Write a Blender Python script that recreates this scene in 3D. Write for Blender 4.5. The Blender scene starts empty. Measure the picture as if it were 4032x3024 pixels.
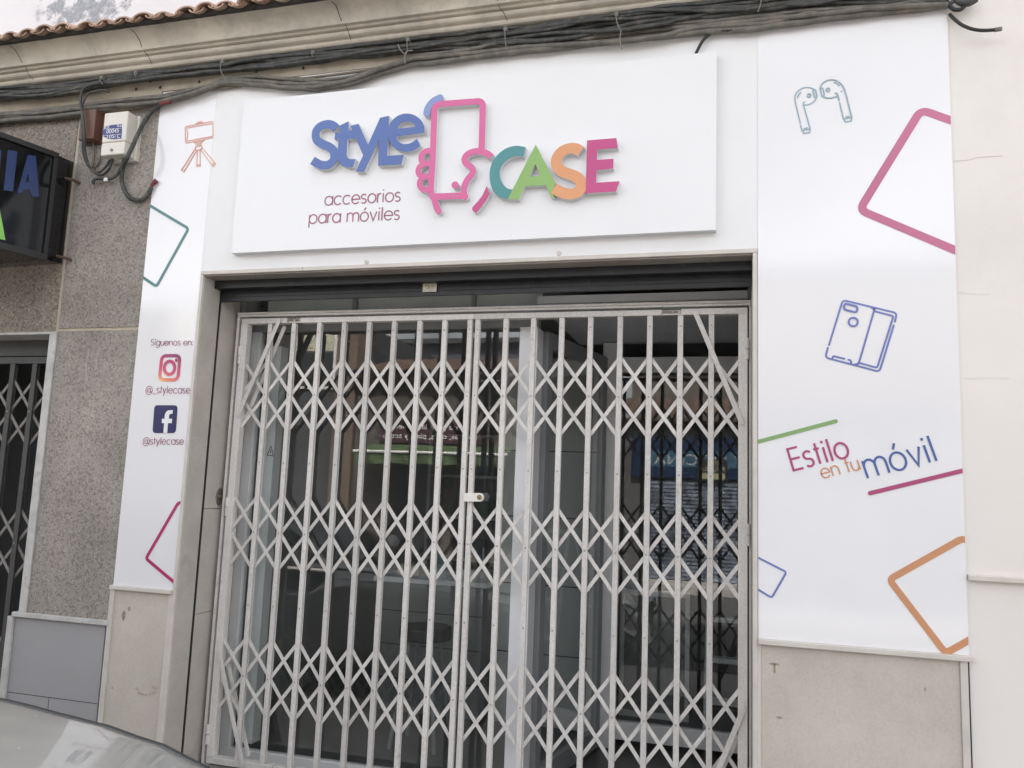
import bpy, bmesh, math, random
from mathutils import Vector, Matrix
from mathutils.geometry import tessellate_polygon
random.seed(7)
R = math.radians
SC = bpy.context.scene
COL = SC.collection

# ------------------------------------------------------------------ camera
Z0 = 2.70                      # height of the shop opening above the pavement
F, CX, CY, CZ = 3173.43, 2.8068, -3.6649, -1.10345 + Z0
YAW, PIT, ROL = -0.273765, 0.127787, 0.037672
def cam_axes():
    cy, sy = math.cos(YAW), math.sin(YAW)
    f = Vector((sy*math.cos(PIT), cy*math.cos(PIT), math.sin(PIT)))
    r = Vector((cy, -sy, 0)); u = r.cross(f)
    c, s = math.cos(ROL), math.sin(ROL)
    return c*r+s*u, -s*r+c*u, f
CR, CU, CF = cam_axes()
CP = Vector((CX, CY, CZ))
cd = bpy.data.cameras.new('camera'); cam = bpy.data.objects.new('camera', cd); COL.objects.link(cam)
cd.sensor_width = 36; cd.sensor_fit = 'HORIZONTAL'; cd.lens = 36*F/4032
cd.clip_start = 0.05; cd.clip_end = 500
M = Matrix.Identity(4)
for i in range(3):
    M[i][0] = CR[i]; M[i][1] = CU[i]; M[i][2] = -CF[i]; M[i][3] = CP[i]
cam.matrix_world = M
SC.camera = cam

# ------------------------------------------------------------------ light
SUN_EL, SUN_AZ = 50, 25       # azimuth: where the sun stands, degrees from +Y clockwise
w = bpy.data.worlds.new('World'); SC.world = w; w.use_nodes = True
nt = w.node_tree; nt.nodes.clear()
sky = nt.nodes.new('ShaderNodeTexSky'); sky.sky_type = 'NISHITA'; sky.sun_disc = False
sky.sun_elevation = R(SUN_EL); sky.sun_rotation = R(SUN_AZ); sky.dust_density = 4; sky.air_density = 1.2
hsv = nt.nodes.new('ShaderNodeHueSaturation'); hsv.inputs['Saturation'].default_value = 0.20
bg = nt.nodes.new('ShaderNodeBackground'); bg.inputs['Strength'].default_value = 0.13
wo = nt.nodes.new('ShaderNodeOutputWorld')
tcw = nt.nodes.new('ShaderNodeTexCoord'); mpw = nt.nodes.new('ShaderNodeMapping'); mpw.inputs['Scale'].default_value = (1, 1, 2.2)
nzw = nt.nodes.new('ShaderNodeTexNoise'); nzw.inputs['Scale'].default_value = 2.6; nzw.inputs['Detail'].default_value = 7; nzw.inputs['Roughness'].default_value = .55
rgw = nt.nodes.new('ShaderNodeMapRange'); rgw.inputs[1].default_value = .42; rgw.inputs[2].default_value = .68; rgw.inputs[3].default_value = .6; rgw.inputs[4].default_value = 2.0
vmw = nt.nodes.new('ShaderNodeVectorMath'); vmw.operation = 'SCALE'
nt.links.new(tcw.outputs['Generated'], mpw.inputs[0]); nt.links.new(mpw.outputs[0], nzw.inputs['Vector']); nt.links.new(nzw.outputs[0], rgw.inputs[0])
nt.links.new(sky.outputs[0], hsv.inputs['Color']); nt.links.new(hsv.outputs[0], vmw.inputs[0]); nt.links.new(rgw.outputs[0], vmw.inputs['Scale']); nt.links.new(vmw.outputs[0], bg.inputs[0]); nt.links.new(bg.outputs[0], wo.inputs[0])
sl = bpy.data.lights.new('sun', 'SUN'); sl.energy = 4.0; sl.angle = R(.6); sl.color = (1, .94, .86)
so = bpy.data.objects.new('sun', sl); COL.objects.link(so)
az = R(SUN_AZ)
sd = Vector((math.sin(az)*math.cos(R(SUN_EL)), math.cos(az)*math.cos(R(SUN_EL)), math.sin(R(SUN_EL))))
so.rotation_euler = (-sd).to_track_quat('-Z', 'Y').to_euler()
so.location = sd*40
SC.view_settings.view_transform = 'Standard'; SC.view_settings.look = 'None'
SC.view_settings.exposure = 2.07; SC.view_settings.gamma = 1; SC.view_settings.use_curve_mapping = False
SC.render.engine = 'CYCLES'
SC.cycles.max_bounces = 8; SC.cycles.transparent_max_bounces = 12; SC.cycles.sample_clamp_indirect = 6

# ------------------------------------------------------------------ helpers
def at(px, py, y=0.0):
    """point of the vertical plane y=const surveyed from photo pixel (4032x3024)"""
    d = CF + CR*((px-2016)/F) + CU*((1512-py)/F)
    t = (y-CP.y)/d.y
    return CP + d*t
def at_x(px, py, x):
    d = CF + CR*((px-2016)/F) + CU*((1512-py)/F)
    return CP + d*((x-CP.x)/d.x)
def crop(ox, oy, s): return lambda pts: [(ox+p[0]*s, oy+p[1]*s) for p in pts]

def lin(r, g=None, b=None):
    if g is None: g = b = r
    f = lambda c: (c/255/12.92) if c/255 <= .04045 else ((c/255+.055)/1.055)**2.4
    return (f(r), f(g), f(b))

MATS = {}
def mat(name, col, rough=.5, metal=0., var=.08, vs=3., bump=0., bs=80., coat=0., dirt=None, dirt_s=6., dirt_lo=.58, dirt_hi=.75, spec=.5, streak=False, fine=0.0):
    m = bpy.data.materials.new(name); m.use_nodes = True
    n = m.node_tree; N = n.nodes; L = n.links; b = N['Principled BSDF']
    b.inputs['Roughness'].default_value = rough; b.inputs['Metallic'].default_value = metal
    b.inputs['Coat Weight'].default_value = coat; b.inputs['Coat Roughness'].default_value = .04
    b.inputs['Specular IOR Level'].default_value = spec
    tc = N.new('ShaderNodeTexCoord')
    src = tc.outputs['Object']
    if streak:
        mp = N.new('ShaderNodeMapping'); mp.inputs['Scale'].default_value = (1, 1, .12); L.new(src, mp.inputs[0]); srcs = mp.outputs[0]
    else: srcs = src
    nz = N.new('ShaderNodeTexNoise'); nz.inputs['Scale'].default_value = vs; nz.inputs['Detail'].default_value = 7; nz.inputs['Roughness'].default_value = .6
    L.new(srcs, nz.inputs['Vector'])
    rp = N.new('ShaderNodeValToRGB'); rp.color_ramp.elements[0].position = .3; rp.color_ramp.elements[1].position = .7
    rp.color_ramp.elements[0].color = (*[c*(1-var) for c in col], 1); rp.color_ramp.elements[1].color = (*[min(1, c*(1+var)) for c in col], 1)
    L.new(nz.outputs[0], rp.inputs[0]); out = rp.outputs[0]
    if fine:
        nf = N.new('ShaderNodeTexNoise'); nf.inputs['Scale'].default_value = 90; nf.inputs['Detail'].default_value = 3; L.new(src, nf.inputs['Vector'])
        mr = N.new('ShaderNodeMapRange'); mr.inputs[1].default_value = .3; mr.inputs[2].default_value = .7; mr.inputs[3].default_value = 1-fine; mr.inputs[4].default_value = 1+fine
        L.new(nf.outputs[0], mr.inputs[0])
        vm = N.new('ShaderNodeVectorMath'); vm.operation = 'SCALE'; L.new(out, vm.inputs[0]); L.new(mr.outputs[0], vm.inputs['Scale']); out = vm.outputs[0]
    if dirt:
        n2 = N.new('ShaderNodeTexNoise'); n2.inputs['Scale'].default_value = dirt_s; n2.inputs['Detail'].default_value = 9; n2.inputs['Roughness'].default_value = .7
        L.new(srcs, n2.inputs['Vector'])
        r2 = N.new('ShaderNodeMapRange'); r2.inputs[1].default_value = dirt_lo; r2.inputs[2].default_value = dirt_hi; r2.clamp = True
        L.new(n2.outputs[0], r2.inputs[0])
        mx = N.new('ShaderNodeMix'); mx.data_type = 'RGBA'; L.new(r2.outputs[0], mx.inputs[0]); L.new(out, mx.inputs[6]); mx.inputs[7].default_value = (*dirt, 1); out = mx.outputs[2]
    L.new(out, b.inputs['Base Color'])
    if bump:
        nb = N.new('ShaderNodeTexNoise'); nb.inputs['Scale'].default_value = bs; nb.inputs['Detail'].default_value = 4; L.new(src, nb.inputs['Vector'])
        bp = N.new('ShaderNodeBump'); bp.inputs['Strength'].default_value = bump; bp.inputs['Distance'].default_value = .01
        L.new(nb.outputs[0], bp.inputs['Height']); L.new(bp.outputs[0], b.inputs['Normal'])
    MATS[name] = m
    return m

def mat_granite(name, base, dark, light, scale):
    m = bpy.data.materials.new(name); m.use_nodes = True; n = m.node_tree; N = n.nodes; L = n.links; b = N['Principled BSDF']
    b.inputs['Roughness'].default_value = .85
    tc = N.new('ShaderNodeTexCoord')
    v = N.new('ShaderNodeTexVoronoi'); v.inputs['Scale'].default_value = scale; L.new(tc.outputs['Object'], v.inputs['Vector'])
    sep = N.new('ShaderNodeSeparateColor'); L.new(v.outputs['Color'], sep.inputs[0])
    rp = N.new('ShaderNodeValToRGB'); e = rp.color_ramp.elements
    e[0].position = 0; e[0].color = (*dark, 1); e[1].position = 1; e[1].color = (*light, 1)
    for p, c in ((.12, dark), (.25, base), (.75, base), (.9, light)):
        q = e.new(p); q.color = (*c, 1)
    L.new(sep.outputs[0], rp.inputs[0])
    # gaps between the pebbles
    v2 = N.new('ShaderNodeTexVoronoi'); v2.feature = 'DISTANCE_TO_EDGE'; v2.inputs['Scale'].default_value = scale; L.new(tc.outputs['Object'], v2.inputs['Vector'])
    mr = N.new('ShaderNodeMapRange'); mr.inputs[1].default_value = 0; mr.inputs[2].default_value = .16; mr.inputs[3].default_value = .72; mr.inputs[4].default_value = 1.05; L.new(v2.outputs[0], mr.inputs[0])
    nz = N.new('ShaderNodeTexNoise'); nz.inputs['Scale'].default_value = 2.2; nz.inputs['Detail'].default_value = 6; L.new(tc.outputs['Object'], nz.inputs['Vector'])
    m2 = N.new('ShaderNodeMapRange'); m2.inputs[1].default_value = .3; m2.inputs[2].default_value = .7; m2.inputs[3].default_value = .76; m2.inputs[4].default_value = 1.2; L.new(nz.outputs[0], m2.inputs[0])
    mu = N.new('ShaderNodeMath'); mu.operation = 'MULTIPLY'; L.new(mr.outputs[0], mu.inputs[0]); L.new(m2.outputs[0], mu.inputs[1])
    vm = N.new('ShaderNodeVectorMath'); vm.operation = 'SCALE'; L.new(rp.outputs[0], vm.inputs[0]); L.new(mu.outputs[0], vm.inputs['Scale'])
    L.new(vm.outputs[0], b.inputs['Base Color'])
    bp = N.new('ShaderNodeBump'); bp.inputs['Strength'].default_value = .5; bp.inputs['Distance'].default_value = .004
    L.new(v2.outputs[0], bp.inputs['Height']); L.new(bp.outputs[0], b.inputs['Normal'])
    return m

def mat_glass(name, tint=(.93, .95, .95), ior=1.5, dirt=.03):
    m = bpy.data.materials.new(name); m.use_nodes = True; n = m.node_tree; N = n.nodes; L = n.links
    N.remove(N['Principled BSDF'])
    t = N.new('ShaderNodeBsdfTransparent'); t.inputs[0].default_value = (*tint, 1)
    g = N.new('ShaderNodeBsdfGlossy'); g.inputs['Roughness'].default_value = .003; g.inputs[0].default_value = (1, 1, 1, 1)
    d = N.new('ShaderNodeBsdfDiffuse'); d.inputs[0].default_value = (.6, .6, .58, 1)
    fr = N.new('ShaderNodeFresnel'); fr.inputs[0].default_value = ior
    mu = N.new('ShaderNodeMath'); mu.operation = 'MULTIPLY'; mu.use_clamp = True; L.new(fr.outputs[0], mu.inputs[0])
    ge = N.new('ShaderNodeNewGeometry'); bf = N.new('ShaderNodeMath'); bf.operation = 'MULTIPLY_ADD'; bf.inputs[1].default_value = -2.3; bf.inputs[2].default_value = 2.3   # both faces of the pane count once, on the outer one
    L.new(ge.outputs['Backfacing'], bf.inputs[0]); L.new(bf.outputs[0], mu.inputs[1])
    tc = N.new('ShaderNodeTexCoord'); nz = N.new('ShaderNodeTexNoise'); nz.inputs['Scale'].default_value = 4; nz.inputs['Detail'].default_value = 8; L.new(tc.outputs['Object'], nz.inputs['Vector'])
    md = N.new('ShaderNodeMath'); md.operation = 'MULTIPLY'; md.inputs[1].default_value = dirt; L.new(nz.outputs[0], md.inputs[0])
    mx0 = N.new('ShaderNodeMixShader'); L.new(md.outputs[0], mx0.inputs[0]); L.new(t.outputs[0], mx0.inputs[1]); L.new(d.outputs[0], mx0.inputs[2])
    mx = N.new('ShaderNodeMixShader'); L.new(mu.outputs[0], mx.inputs[0]); L.new(mx0.outputs[0], mx.inputs[1]); L.new(g.outputs[0], mx.inputs[2])
    L.new(mx.outputs[0], N['Material Output'].inputs[0])
    return m

class MB:
    def __init__(s): s.v = []; s.f = []
    def box(s, x0, x1, y0, y1, z0, z1):
        b = len(s.v)
        for x in (x0, x1):
            for y in (y0, y1):
                for z in (z0, z1): s.v.append((x, y, z))
        for q in ((0, 1, 3, 2), (4, 6, 7, 5), (0, 4, 5, 1), (2, 3, 7, 6), (0, 2, 6, 4), (1, 5, 7, 3)):
            s.f.append(tuple(b+i for i in q))
        return s
    def bar(s, a, c, wd, y0, y1, rnd=False):
        """flat bar in the xz plane from a=(x,z) to c=(x,z), width wd, between y0 (front) and y1"""
        pts = [a, c]
        return s.stroke([Vector((p[0], p[1])) for p in pts], wd, y0, y1, caps='rr' if rnd else 'bb')
    def stroke(s, pts, wd, y0, y1, closed=False, caps='bb'):
        P = [Vector((p[0], p[1])) for p in pts]
        Q = [P[0]]
        for p in P[1:]:
            if (p-Q[-1]).length > 1e-6: Q.append(p)
        if closed and (Q[0]-Q[-1]).length < 1e-6: Q.pop()
        P = Q; n = len(P)
        wf = wd if callable(wd) else (lambda i: wd)
        rows = []
        for i in range(n):
            if closed or 0 < i < n-1:
                d0 = (P[i]-P[i-1]).normalized(); d1 = (P[(i+1) % n]-P[i]).normalized()
                t = d0+d1
                if t.length < 1e-6: t = d0
                t.normalize(); nn = Vector((-t.y, t.x)); c = max(.45, nn.dot(Vector((-d0.y, d0.x))))
                h = wf(i)/2/c
            else:
                t = (P[1]-P[0]).normalized() if i == 0 else (P[-1]-P[-2]).normalized()
                nn = Vector((-t.y, t.x)); h = wf(i)/2
            rows.append((P[i]+nn*h, P[i]-nn*h))
        if not closed:
            if caps[0] == 'r':
                t = (P[0]-P[1]).normalized(); nn = Vector((t.y, -t.x)); h = wf(0)/2
                pre = []
                for a in (80, 62, 42, 20):
                    pre.append((P[0]+t*h*math.sin(R(a))+nn*h*math.cos(R(a)), P[0]+t*h*math.sin(R(a))-nn*h*math.cos(R(a))))
                rows = pre+rows
            if caps[1] == 'r':
                t = (P[-1]-P[-2]).normalized(); nn = Vector((-t.y, t.x)); h = wf(n-1)/2
                for a in (20, 42, 62, 80):
                    rows.append((P[-1]+t*h*math.sin(R(a))+nn*h*math.cos(R(a)), P[-1]+t*h*math.sin(R(a))-nn*h*math.cos(R(a))))
        b = len(s.v); m = len(rows)
        for l, r in rows:
            s.v += [(l.x, y0, l.y), (r.x, y0, r.y), (l.x, y1, l.y), (r.x, y1, r.y)]
        for i in range(m if closed else m-1):
            a = b+4*i; c = b+4*((i+1) % m)
            s.f += [(a, a+1, c+1, c), (a+2, c+2, c+3, a+3), (a, c, c+2, a+2), (a+1, a+3, c+3, c+1)]
        if not closed:
            s.f.append((b, b+2, b+3, b+1)); e = b+4*(m-1); s.f.append((e, e+1, e+3, e+2))
        return s
    def poly(s, loops, y0, y1):
        """extruded polygon with holes; loops of (x,z)"""
        tri = tessellate_polygon([[Vector((p[0], p[1], 0)) for p in l] for l in loops])
        flat = [p for l in loops for p in l]; n = len(flat); b = len(s.v)
        s.v += [(p[0], y0, p[1]) for p in flat]+[(p[0], y1, p[1]) for p in flat]
        for t in tri:
            s.f.append(tuple(b+i for i in t)); s.f.append(tuple(b+n+i for i in reversed(t)))
        k = 0
        for l in loops:
            m = len(l)
            for i in range(m):
                j = (i+1) % m
                s.f.append((b+k+i, b+k+j, b+n+k+j, b+n+k+i))
            k += m
        return s
    def tube(s, pts, r, sides=8, cap=True):
        P = [Vector(p) for p in pts]; b = len(s.v); n = len(P)
        up = Vector((0, 1, .01))
        for i, p in enumerate(P):
            t = (P[min(i+1, n-1)]-P[max(i-1, 0)]).normalized()
            a = t.cross(up)
            if a.length < .05: a = t.cross(Vector((1, 0, 0)))
            a.normalize(); c = t.cross(a).normalized()
            rr = r(i/(n-1)) if callable(r) else r
            for k in range(sides):
                th = 2*math.pi*k/sides
                s.v.append(tuple(p+a*rr*math.cos(th)+c*rr*math.sin(th)))
        for i in range(n-1):
            for k in range(sides):
                k2 = (k+1) % sides
                s.f.append((b+i*sides+k, b+i*sides+k2, b+(i+1)*sides+k2, b+(i+1)*sides+k))
        if cap:
            s.f.append(tuple(b+k for k in range(sides))); s.f.append(tuple(b+(n-1)*sides+k for k in reversed(range(sides))))
        return s
    def disc(s, c, r, y0, y1, sides=20, axis='y'):
        loop = [(c[0]+r*math.cos(2*math.pi*k/sides), c[1]+r*math.sin(2*math.pi*k/sides)) for k in range(sides)]
        return s.poly([loop], y0, y1)
    def prism(s, prof, x0, x1):
        """profile of (y,z) extruded along x, open strip closed by caller"""
        b = len(s.v); n = len(prof)
        s.v += [(x0, p[0], p[1]) for p in prof]+[(x1, p[0], p[1]) for p in prof]
        for i in range(n-1): s.f.append((b+i, b+i+1, b+n+i+1, b+n+i))
        return s
    def grid(s, rows, closed=False):
        b = len(s.v); m = len(rows[0])
        for r in rows: s.v += [tuple(p) for p in r]
        for i in range(len(rows)-1):
            for j in range(m if closed else m-1):
                j2 = (j+1) % m
                s.f.append((b+i*m+j, b+i*m+j2, b+(i+1)*m+j2, b+(i+1)*m+j))
        return s
    def build(s, name, m, parent=None, bevel=0., smooth=False, sub=0, recalc=True, weld=False, label=None):
        me = bpy.data.meshes.new(name); me.from_pydata(s.v, [], s.f)
        if recalc or weld:
            bm = bmesh.new(); bm.from_mesh(me)
            if weld: bmesh.ops.remove_doubles(bm, verts=bm.verts, dist=1e-5)
            if recalc: bmesh.ops.recalc_face_normals(bm, faces=bm.faces)
            bm.to_mesh(me); bm.free()
        if m: me.materials.append(m)
        if smooth:
            for p in me.polygons: p.use_smooth = True
        o = bpy.data.objects.new(name, me); COL.objects.link(o)
        if parent: o.parent = parent; o.matrix_parent_inverse = parent.matrix_world.inverted()
        if bevel:
            bv = o.modifiers.new('bevel', 'BEVEL'); bv.width = bevel; bv.segments = 2; bv.limit_method = 'ANGLE'; bv.angle_limit = R(40)
        if sub:
            sb = o.modifiers.new('sub', 'SUBSURF'); sb.levels = sub; sb.render_levels = sub
        if label: o['label'] = label
        return o

def clip_x(o, x, keep_left=True):
    bm = bmesh.new(); bm.from_mesh(o.data)
    bmesh.ops.bisect_plane(bm, geom=bm.verts[:]+bm.edges[:]+bm.faces[:], plane_co=(x, 0, 0), plane_no=(1, 0, 0) if keep_left else (-1, 0, 0), clear_outer=True)
    bm.to_mesh(o.data); bm.free()

def thing(name, loc, label, cat, group=None):
    o = bpy.data.objects.new(name, None); COL.objects.link(o); o.location = loc; o.empty_display_size = .1
    bpy.context.view_layer.update()
    o['label'] = label; o['category'] = cat
    if group: o['group'] = group
    o.matrix_world = Matrix.Translation(loc)
    return o
def tag(o, label, cat, group=None):
    o['label'] = label; o['category'] = cat
    if group: o['group'] = group
    return o
def struct(o): o['kind'] = 'structure'; return o
def xz(pts, y):
    r = []
    for p in pts:
        q = at(p[0], p[1], y); r.append((q.x, q.z))
    return r
def smooth_path(P, n=6):
    """Catmull-Rom through the points"""
    P = [Vector(p) for p in P]; out = []
    for i in range(len(P)-1):
        p0 = P[max(i-1, 0)]; p1 = P[i]; p2 = P[i+1]; p3 = P[min(i+2, len(P)-1)]
        for k in range(n):
            t = k/n
            out.append(.5*((2*p1)+(p2-p0)*t+(2*p0-5*p1+4*p2-p3)*t*t+(3*p1-p0-3*p2+p3)*t**3))
    out.append(P[-1]); return out
def smooth2(pts, n=6): return [(p.x, p.y) for p in smooth_path([Vector((a, b)) for a, b in pts], n)]
def rounded(pts, r, closed=False, n=6):
    """polyline with its inner corners rounded"""
    P = [Vector(p) for p in pts]; out = []; m = len(P)
    for i in range(m):
        if not closed and i in (0, m-1): out.append(P[i]); continue
        a = P[i-1]-P[i]; b = P[(i+1) % m]-P[i]
        rr = min(r, a.length*.48, b.length*.48)
        A = P[i]+a.normalized()*rr; B = P[i]+b.normalized()*rr
        for k in range(n+1):
            t = k/n; out.append((1-t)**2*A+2*t*(1-t)*P[i]+t*t*B)
    return [(p.x, p.y) for p in out]

# ------------------------------------------------------------------ materials
WRAP = mat('white_vinyl', (.80, .782, .79), rough=.09, var=.012, vs=1.5, spec=.62, bump=.06, bs=3)
FASC = mat('white_fascia_paint', (.79, .775, .77), rough=.4, var=.02, vs=3, dirt=(.66, .63, .60), dirt_lo=.64, dirt_hi=.95)
BOARD = mat('white_board', (.795, .785, .79), rough=.3, var=.012, vs=2)
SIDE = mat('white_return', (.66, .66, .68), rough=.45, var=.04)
CREAM = mat('cream_plaster', (.775, .725, .68), rough=.8, var=.03, vs=1.6, bump=.03, bs=40, dirt=(.66, .61, .56), dirt_s=1.4, dirt_lo=.5, dirt_hi=.9)
STONE = mat('beige_dado_stone', (.53, .472, .412), rough=.55, var=.10, vs=2.6, bump=.06, bs=30, dirt=(.60, .55, .495), dirt_s=4, dirt_lo=.5, dirt_hi=.8, fine=.06)
STAIN = mat('brown_stain', (.33, .265, .19), rough=.8, var=.3, vs=30)
TRIM = mat('pale_limestone', (.60, .55, .50), rough=.5, var=.10, vs=7, bump=.05, bs=50, dirt=(.36, .31, .27), dirt_s=5, dirt_lo=.6, dirt_hi=.85)
MARBLE = mat('grey_marble', (.50, .48, .46), rough=.45, var=.22, vs=9, bump=.03, dirt=(.24, .22, .20), dirt_s=9, dirt_lo=.58, dirt_hi=.75)
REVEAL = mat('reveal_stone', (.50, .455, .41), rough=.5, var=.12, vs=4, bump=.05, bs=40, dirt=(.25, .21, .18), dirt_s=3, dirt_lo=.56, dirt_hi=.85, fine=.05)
GRAN = mat_granite('pebbledash', (.335, .297, .262), (.235, .207, .183), (.385, .345, .31), 95)
GRANB = mat_granite('brown_pebbledash', (.30, .255, .21), (.19, .158, .128), (.385, .335, .285), 95)
MORTAR = mat('sand_mortar', (.50, .43, .34), rough=.9, var=.15, vs=14, bump=.3, bs=80)
GREYP = mat('grey_painted_render', (.345, .33, .335), rough=.7, var=.05, vs=2, bump=.08, bs=60)
CORN = mat('cornice_plaster', (.53, .475, .40), rough=.85, var=.18, vs=3, bump=.2, bs=30, dirt=(.33, .30, .26), dirt_s=4.2, dirt_lo=.47, dirt_hi=.74, streak=False)
BAND = mat('beige_band_plaster', (.40, .345, .275), rough=.9, var=.15, vs=5, bump=.3, bs=40, dirt=(.17, .15, .13), dirt_s=4, dirt_lo=.52, dirt_hi=.78)
TILE = mat('terracotta_tile', (.40, .26, .19), rough=.9, var=.3, vs=9, bump=.3, bs=40, dirt=(.42, .36, .29), dirt_s=8, dirt_lo=.5, dirt_hi=.75)
SOOT = mat('dark_mortar', (.045, .04, .036), rough=.95, var=.4, vs=20, bump=.5, bs=40)
UPPER = mat('white_stained_wall', (.76, .73, .74), rough=.85, var=.04, vs=2, bump=.1)
GATE = mat('worn_cream_gate_paint', (.665, .628, .595), rough=.42, var=.07, vs=5, bump=.06, bs=70, dirt=(.33, .235, .15), dirt_s=9, dirt_lo=.6, dirt_hi=.84, fine=.09)
n = GATE.node_tree; b = n.nodes['Principled BSDF']; lk_ = b.inputs['Base Color'].links[0]; src_ = lk_.from_socket
oi = n.nodes.new('ShaderNodeObjectInfo'); mr = n.nodes.new('ShaderNodeMapRange'); mr.inputs[3].default_value = .86; mr.inputs[4].default_value = 1.06; n.links.new(oi.outputs['Random'], mr.inputs[0])
vm = n.nodes.new('ShaderNodeVectorMath'); vm.operation = 'SCALE'; n.links.new(src_, vm.inputs[0]); n.links.new(mr.outputs[0], vm.inputs['Scale']); n.links.new(vm.outputs[0], b.inputs['Base Color'])
GATED = mat('dark_gate_paint', (.05, .048, .046), rough=.5, var=.2, vs=8)
GATEDL = mat('grey_gate_bars', (.21, .195, .18), rough=.5, var=.2, vs=8)
RIVET = mat('rivet_steel', (.34, .28, .23), rough=.4, metal=.3, var=.2)
BLACKM = mat('dark_shutter_metal', (.015, .0155, .017), rough=.45, var=.3, vs=12, dirt=(.07, .07, .07), dirt_s=16, dirt_lo=.6, dirt_hi=.8)
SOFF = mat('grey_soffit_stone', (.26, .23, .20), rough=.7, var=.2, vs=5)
ALU = mat('white_aluminium', (.72, .71, .70), rough=.35, var=.05, vs=6)
ALUD = mat('grey_aluminium', (.26, .265, .27), rough=.4, var=.05, vs=6)
CHROME = mat('bright_steel', (.86, .84, .78), rough=.38, metal=.45, var=.05)
BRASS = mat('dull_brass', (.34, .27, .17), rough=.4, metal=.8, var=.15, vs=60)
BLACK = mat('black_rubber', (.016, .017, .018), rough=.5, var=.2, vs=20)
CAB = mat('dusty_black_cable', (.05, .052, .05), rough=.6, var=.4, vs=14, dirt=(.16, .14, .115), dirt_s=18, dirt_lo=.5, dirt_hi=.75)
CABG = mat('grey_dusty_cable', (.125, .118, .105), rough=.75, var=.3, vs=14, dirt=(.24, .205, .16), dirt_s=16, dirt_lo=.45, dirt_hi=.75)
CABB = mat('brown_dusty_cable', (.20, .165, .125), rough=.8, var=.3, vs=10, dirt=(.07, .06, .05), dirt_s=12, dirt_lo=.5, dirt_hi=.75)
CLIP = mat('pale_zip_tie', (.20, .185, .165), rough=.6, var=.2, vs=30)
RED = mat('red_tape', (.17, .03, .035), rough=.5, var=.2, vs=30)
BROWN = mat('brown_plastic', (.135, .062, .043), rough=.5, var=.12, vs=8)
BOXW = mat('cream_plastic', (.68, .64, .57), rough=.45, var=.04, vs=5, dirt=(.40, .34, .27), dirt_s=5, dirt_lo=.6, dirt_hi=.9)
NAVY = mat('navy_sticker', (.022, .032, .17), rough=.4, var=.1)
PAPER = mat('white_print', (.78, .78, .76), rough=.5, var=.02)
BLUE = mat('blue_letter', (0.088, 0.148, 0.379), rough=.4, var=.05, vs=1.5)
LBLUE = mat('light_blue_letter', (0.230, 0.293, 0.538), rough=.4, var=.04)
PINK = mat('pink_letter', (0.627, 0.130, 0.301), rough=.4, var=.09, vs=1.6)
MAG = mat('magenta_letter', (0.527, 0.074, 0.223), rough=.4, var=.05)
TEAL = mat('teal_letter', (0.078, 0.266, 0.274), rough=.4, var=.08, vs=2)
GREEN = mat('green_letter', (0.266, 0.447, 0.137), rough=.4, var=.07, vs=2)
ORNG = mat('orange_letter', (0.697, 0.322, 0.156), rough=.4, var=.05)
PLUM = mat('plum_print', (0.322, 0.102, 0.167), rough=.4, var=.05)
PPINK = mat('pink_print', (0.505, 0.145, 0.251), rough=.3, var=.08, vs=1.5)
PTEAL = mat('teal_print', (0.071, 0.203, 0.210), rough=.3, var=.06)
PGREY = mat('blue_grey_print', lin(146, 166, 178), rough=.3, var=.04)
PBLUE = mat('violet_blue_print', lin(112, 122, 180), rough=.3, var=.1, vs=3)
PBLU2 = mat('slogan_blue_print', (0.078, 0.130, 0.330), rough=.3, var=.06)
PGRN = mat('green_print', (0.230, 0.374, 0.145), rough=.3, var=.06)
PMAG = mat('magenta_print', (0.402, 0.068, 0.179), rough=.3, var=.06)
PMAG2 = mat('crimson_print', lin(176, 52, 104), rough=.3, var=.06)
PORG = mat('orange_print', (0.584, 0.274, 0.140), rough=.3, var=.06)
PSAL = mat('salmon_print', lin(222, 160, 142), rough=.3, var=.05)
PNAVY = mat('navy_print', lin(44, 44, 92), rough=.3, var=.04)
GLASS = mat_glass('window_glass')
wh = mat('white_display_laminate', (.78, .77, .76), rough=.4, var=.03)


# ------------------------------------------------------------------ setting: ground
PAVE = mat('pavement_tile', (.40, .38, .35), rough=.8, var=.15, vs=4, bump=.15, bs=40)
ASPH = mat('asphalt', (.085, .083, .08), rough=.9, var=.25, vs=8, bump=.3, bs=90)
gd = struct(MB().box(-60, 60, -60, 60, -.35, -.16).build('ground', ASPH))
pv = struct(MB().box(-30, 30, -1.15, .0, -.155, 0).build('pavement', PAVE, bevel=.01))
rd = struct(MB().box(-60, 60, -8.0, -1.155, -.158, -.13).build('road', ASPH))
pv2 = struct(MB().box(-30, 30, -9.02, -8.005, -.155, 0).build('far_pavement', PAVE, bevel=.01))

# ------------------------------------------------------------------ the shop building
ZT = Z0                        # top of opening
ZP = 3.70                      # about where the vinyl ends
XR = 3.694                     # right end of the shop
bld = thing('shop_building', (1.0, 0.3, 0), 'single storey shop house with moulded cornice, clay tile eave and wide gated doorway', 'building')
def bpart(mb, name, m, **k): return mb.build(name, m, parent=bld, **k)
WY = .004
ZG = at(271, 457, 0).z
wl = MB()
wl.box(-.372, -.0005, WY, .147, 0, 3.93).box(-.372, -.0005, .167, .36, 0, 3.93).box(-.372, -.075, .147, .167, 0, 3.93).box(2.896, XR, WY, .36, 0, 3.93).box(-.0005, 2.896, WY, .36, ZT, 3.93)
bpart(wl, 'wall', CREAM)
# plain beige band under the cornice, over the granite and the vinyl
bpart(MB().box(-4.2, -.376, .0, .36, ZG, 3.93), 'plaster_band', BAND)
bpart(MB().box(-.3735, XR-.002, -.006, .0035, 3.775, 3.93), 'plaster_band', BAND)
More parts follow.
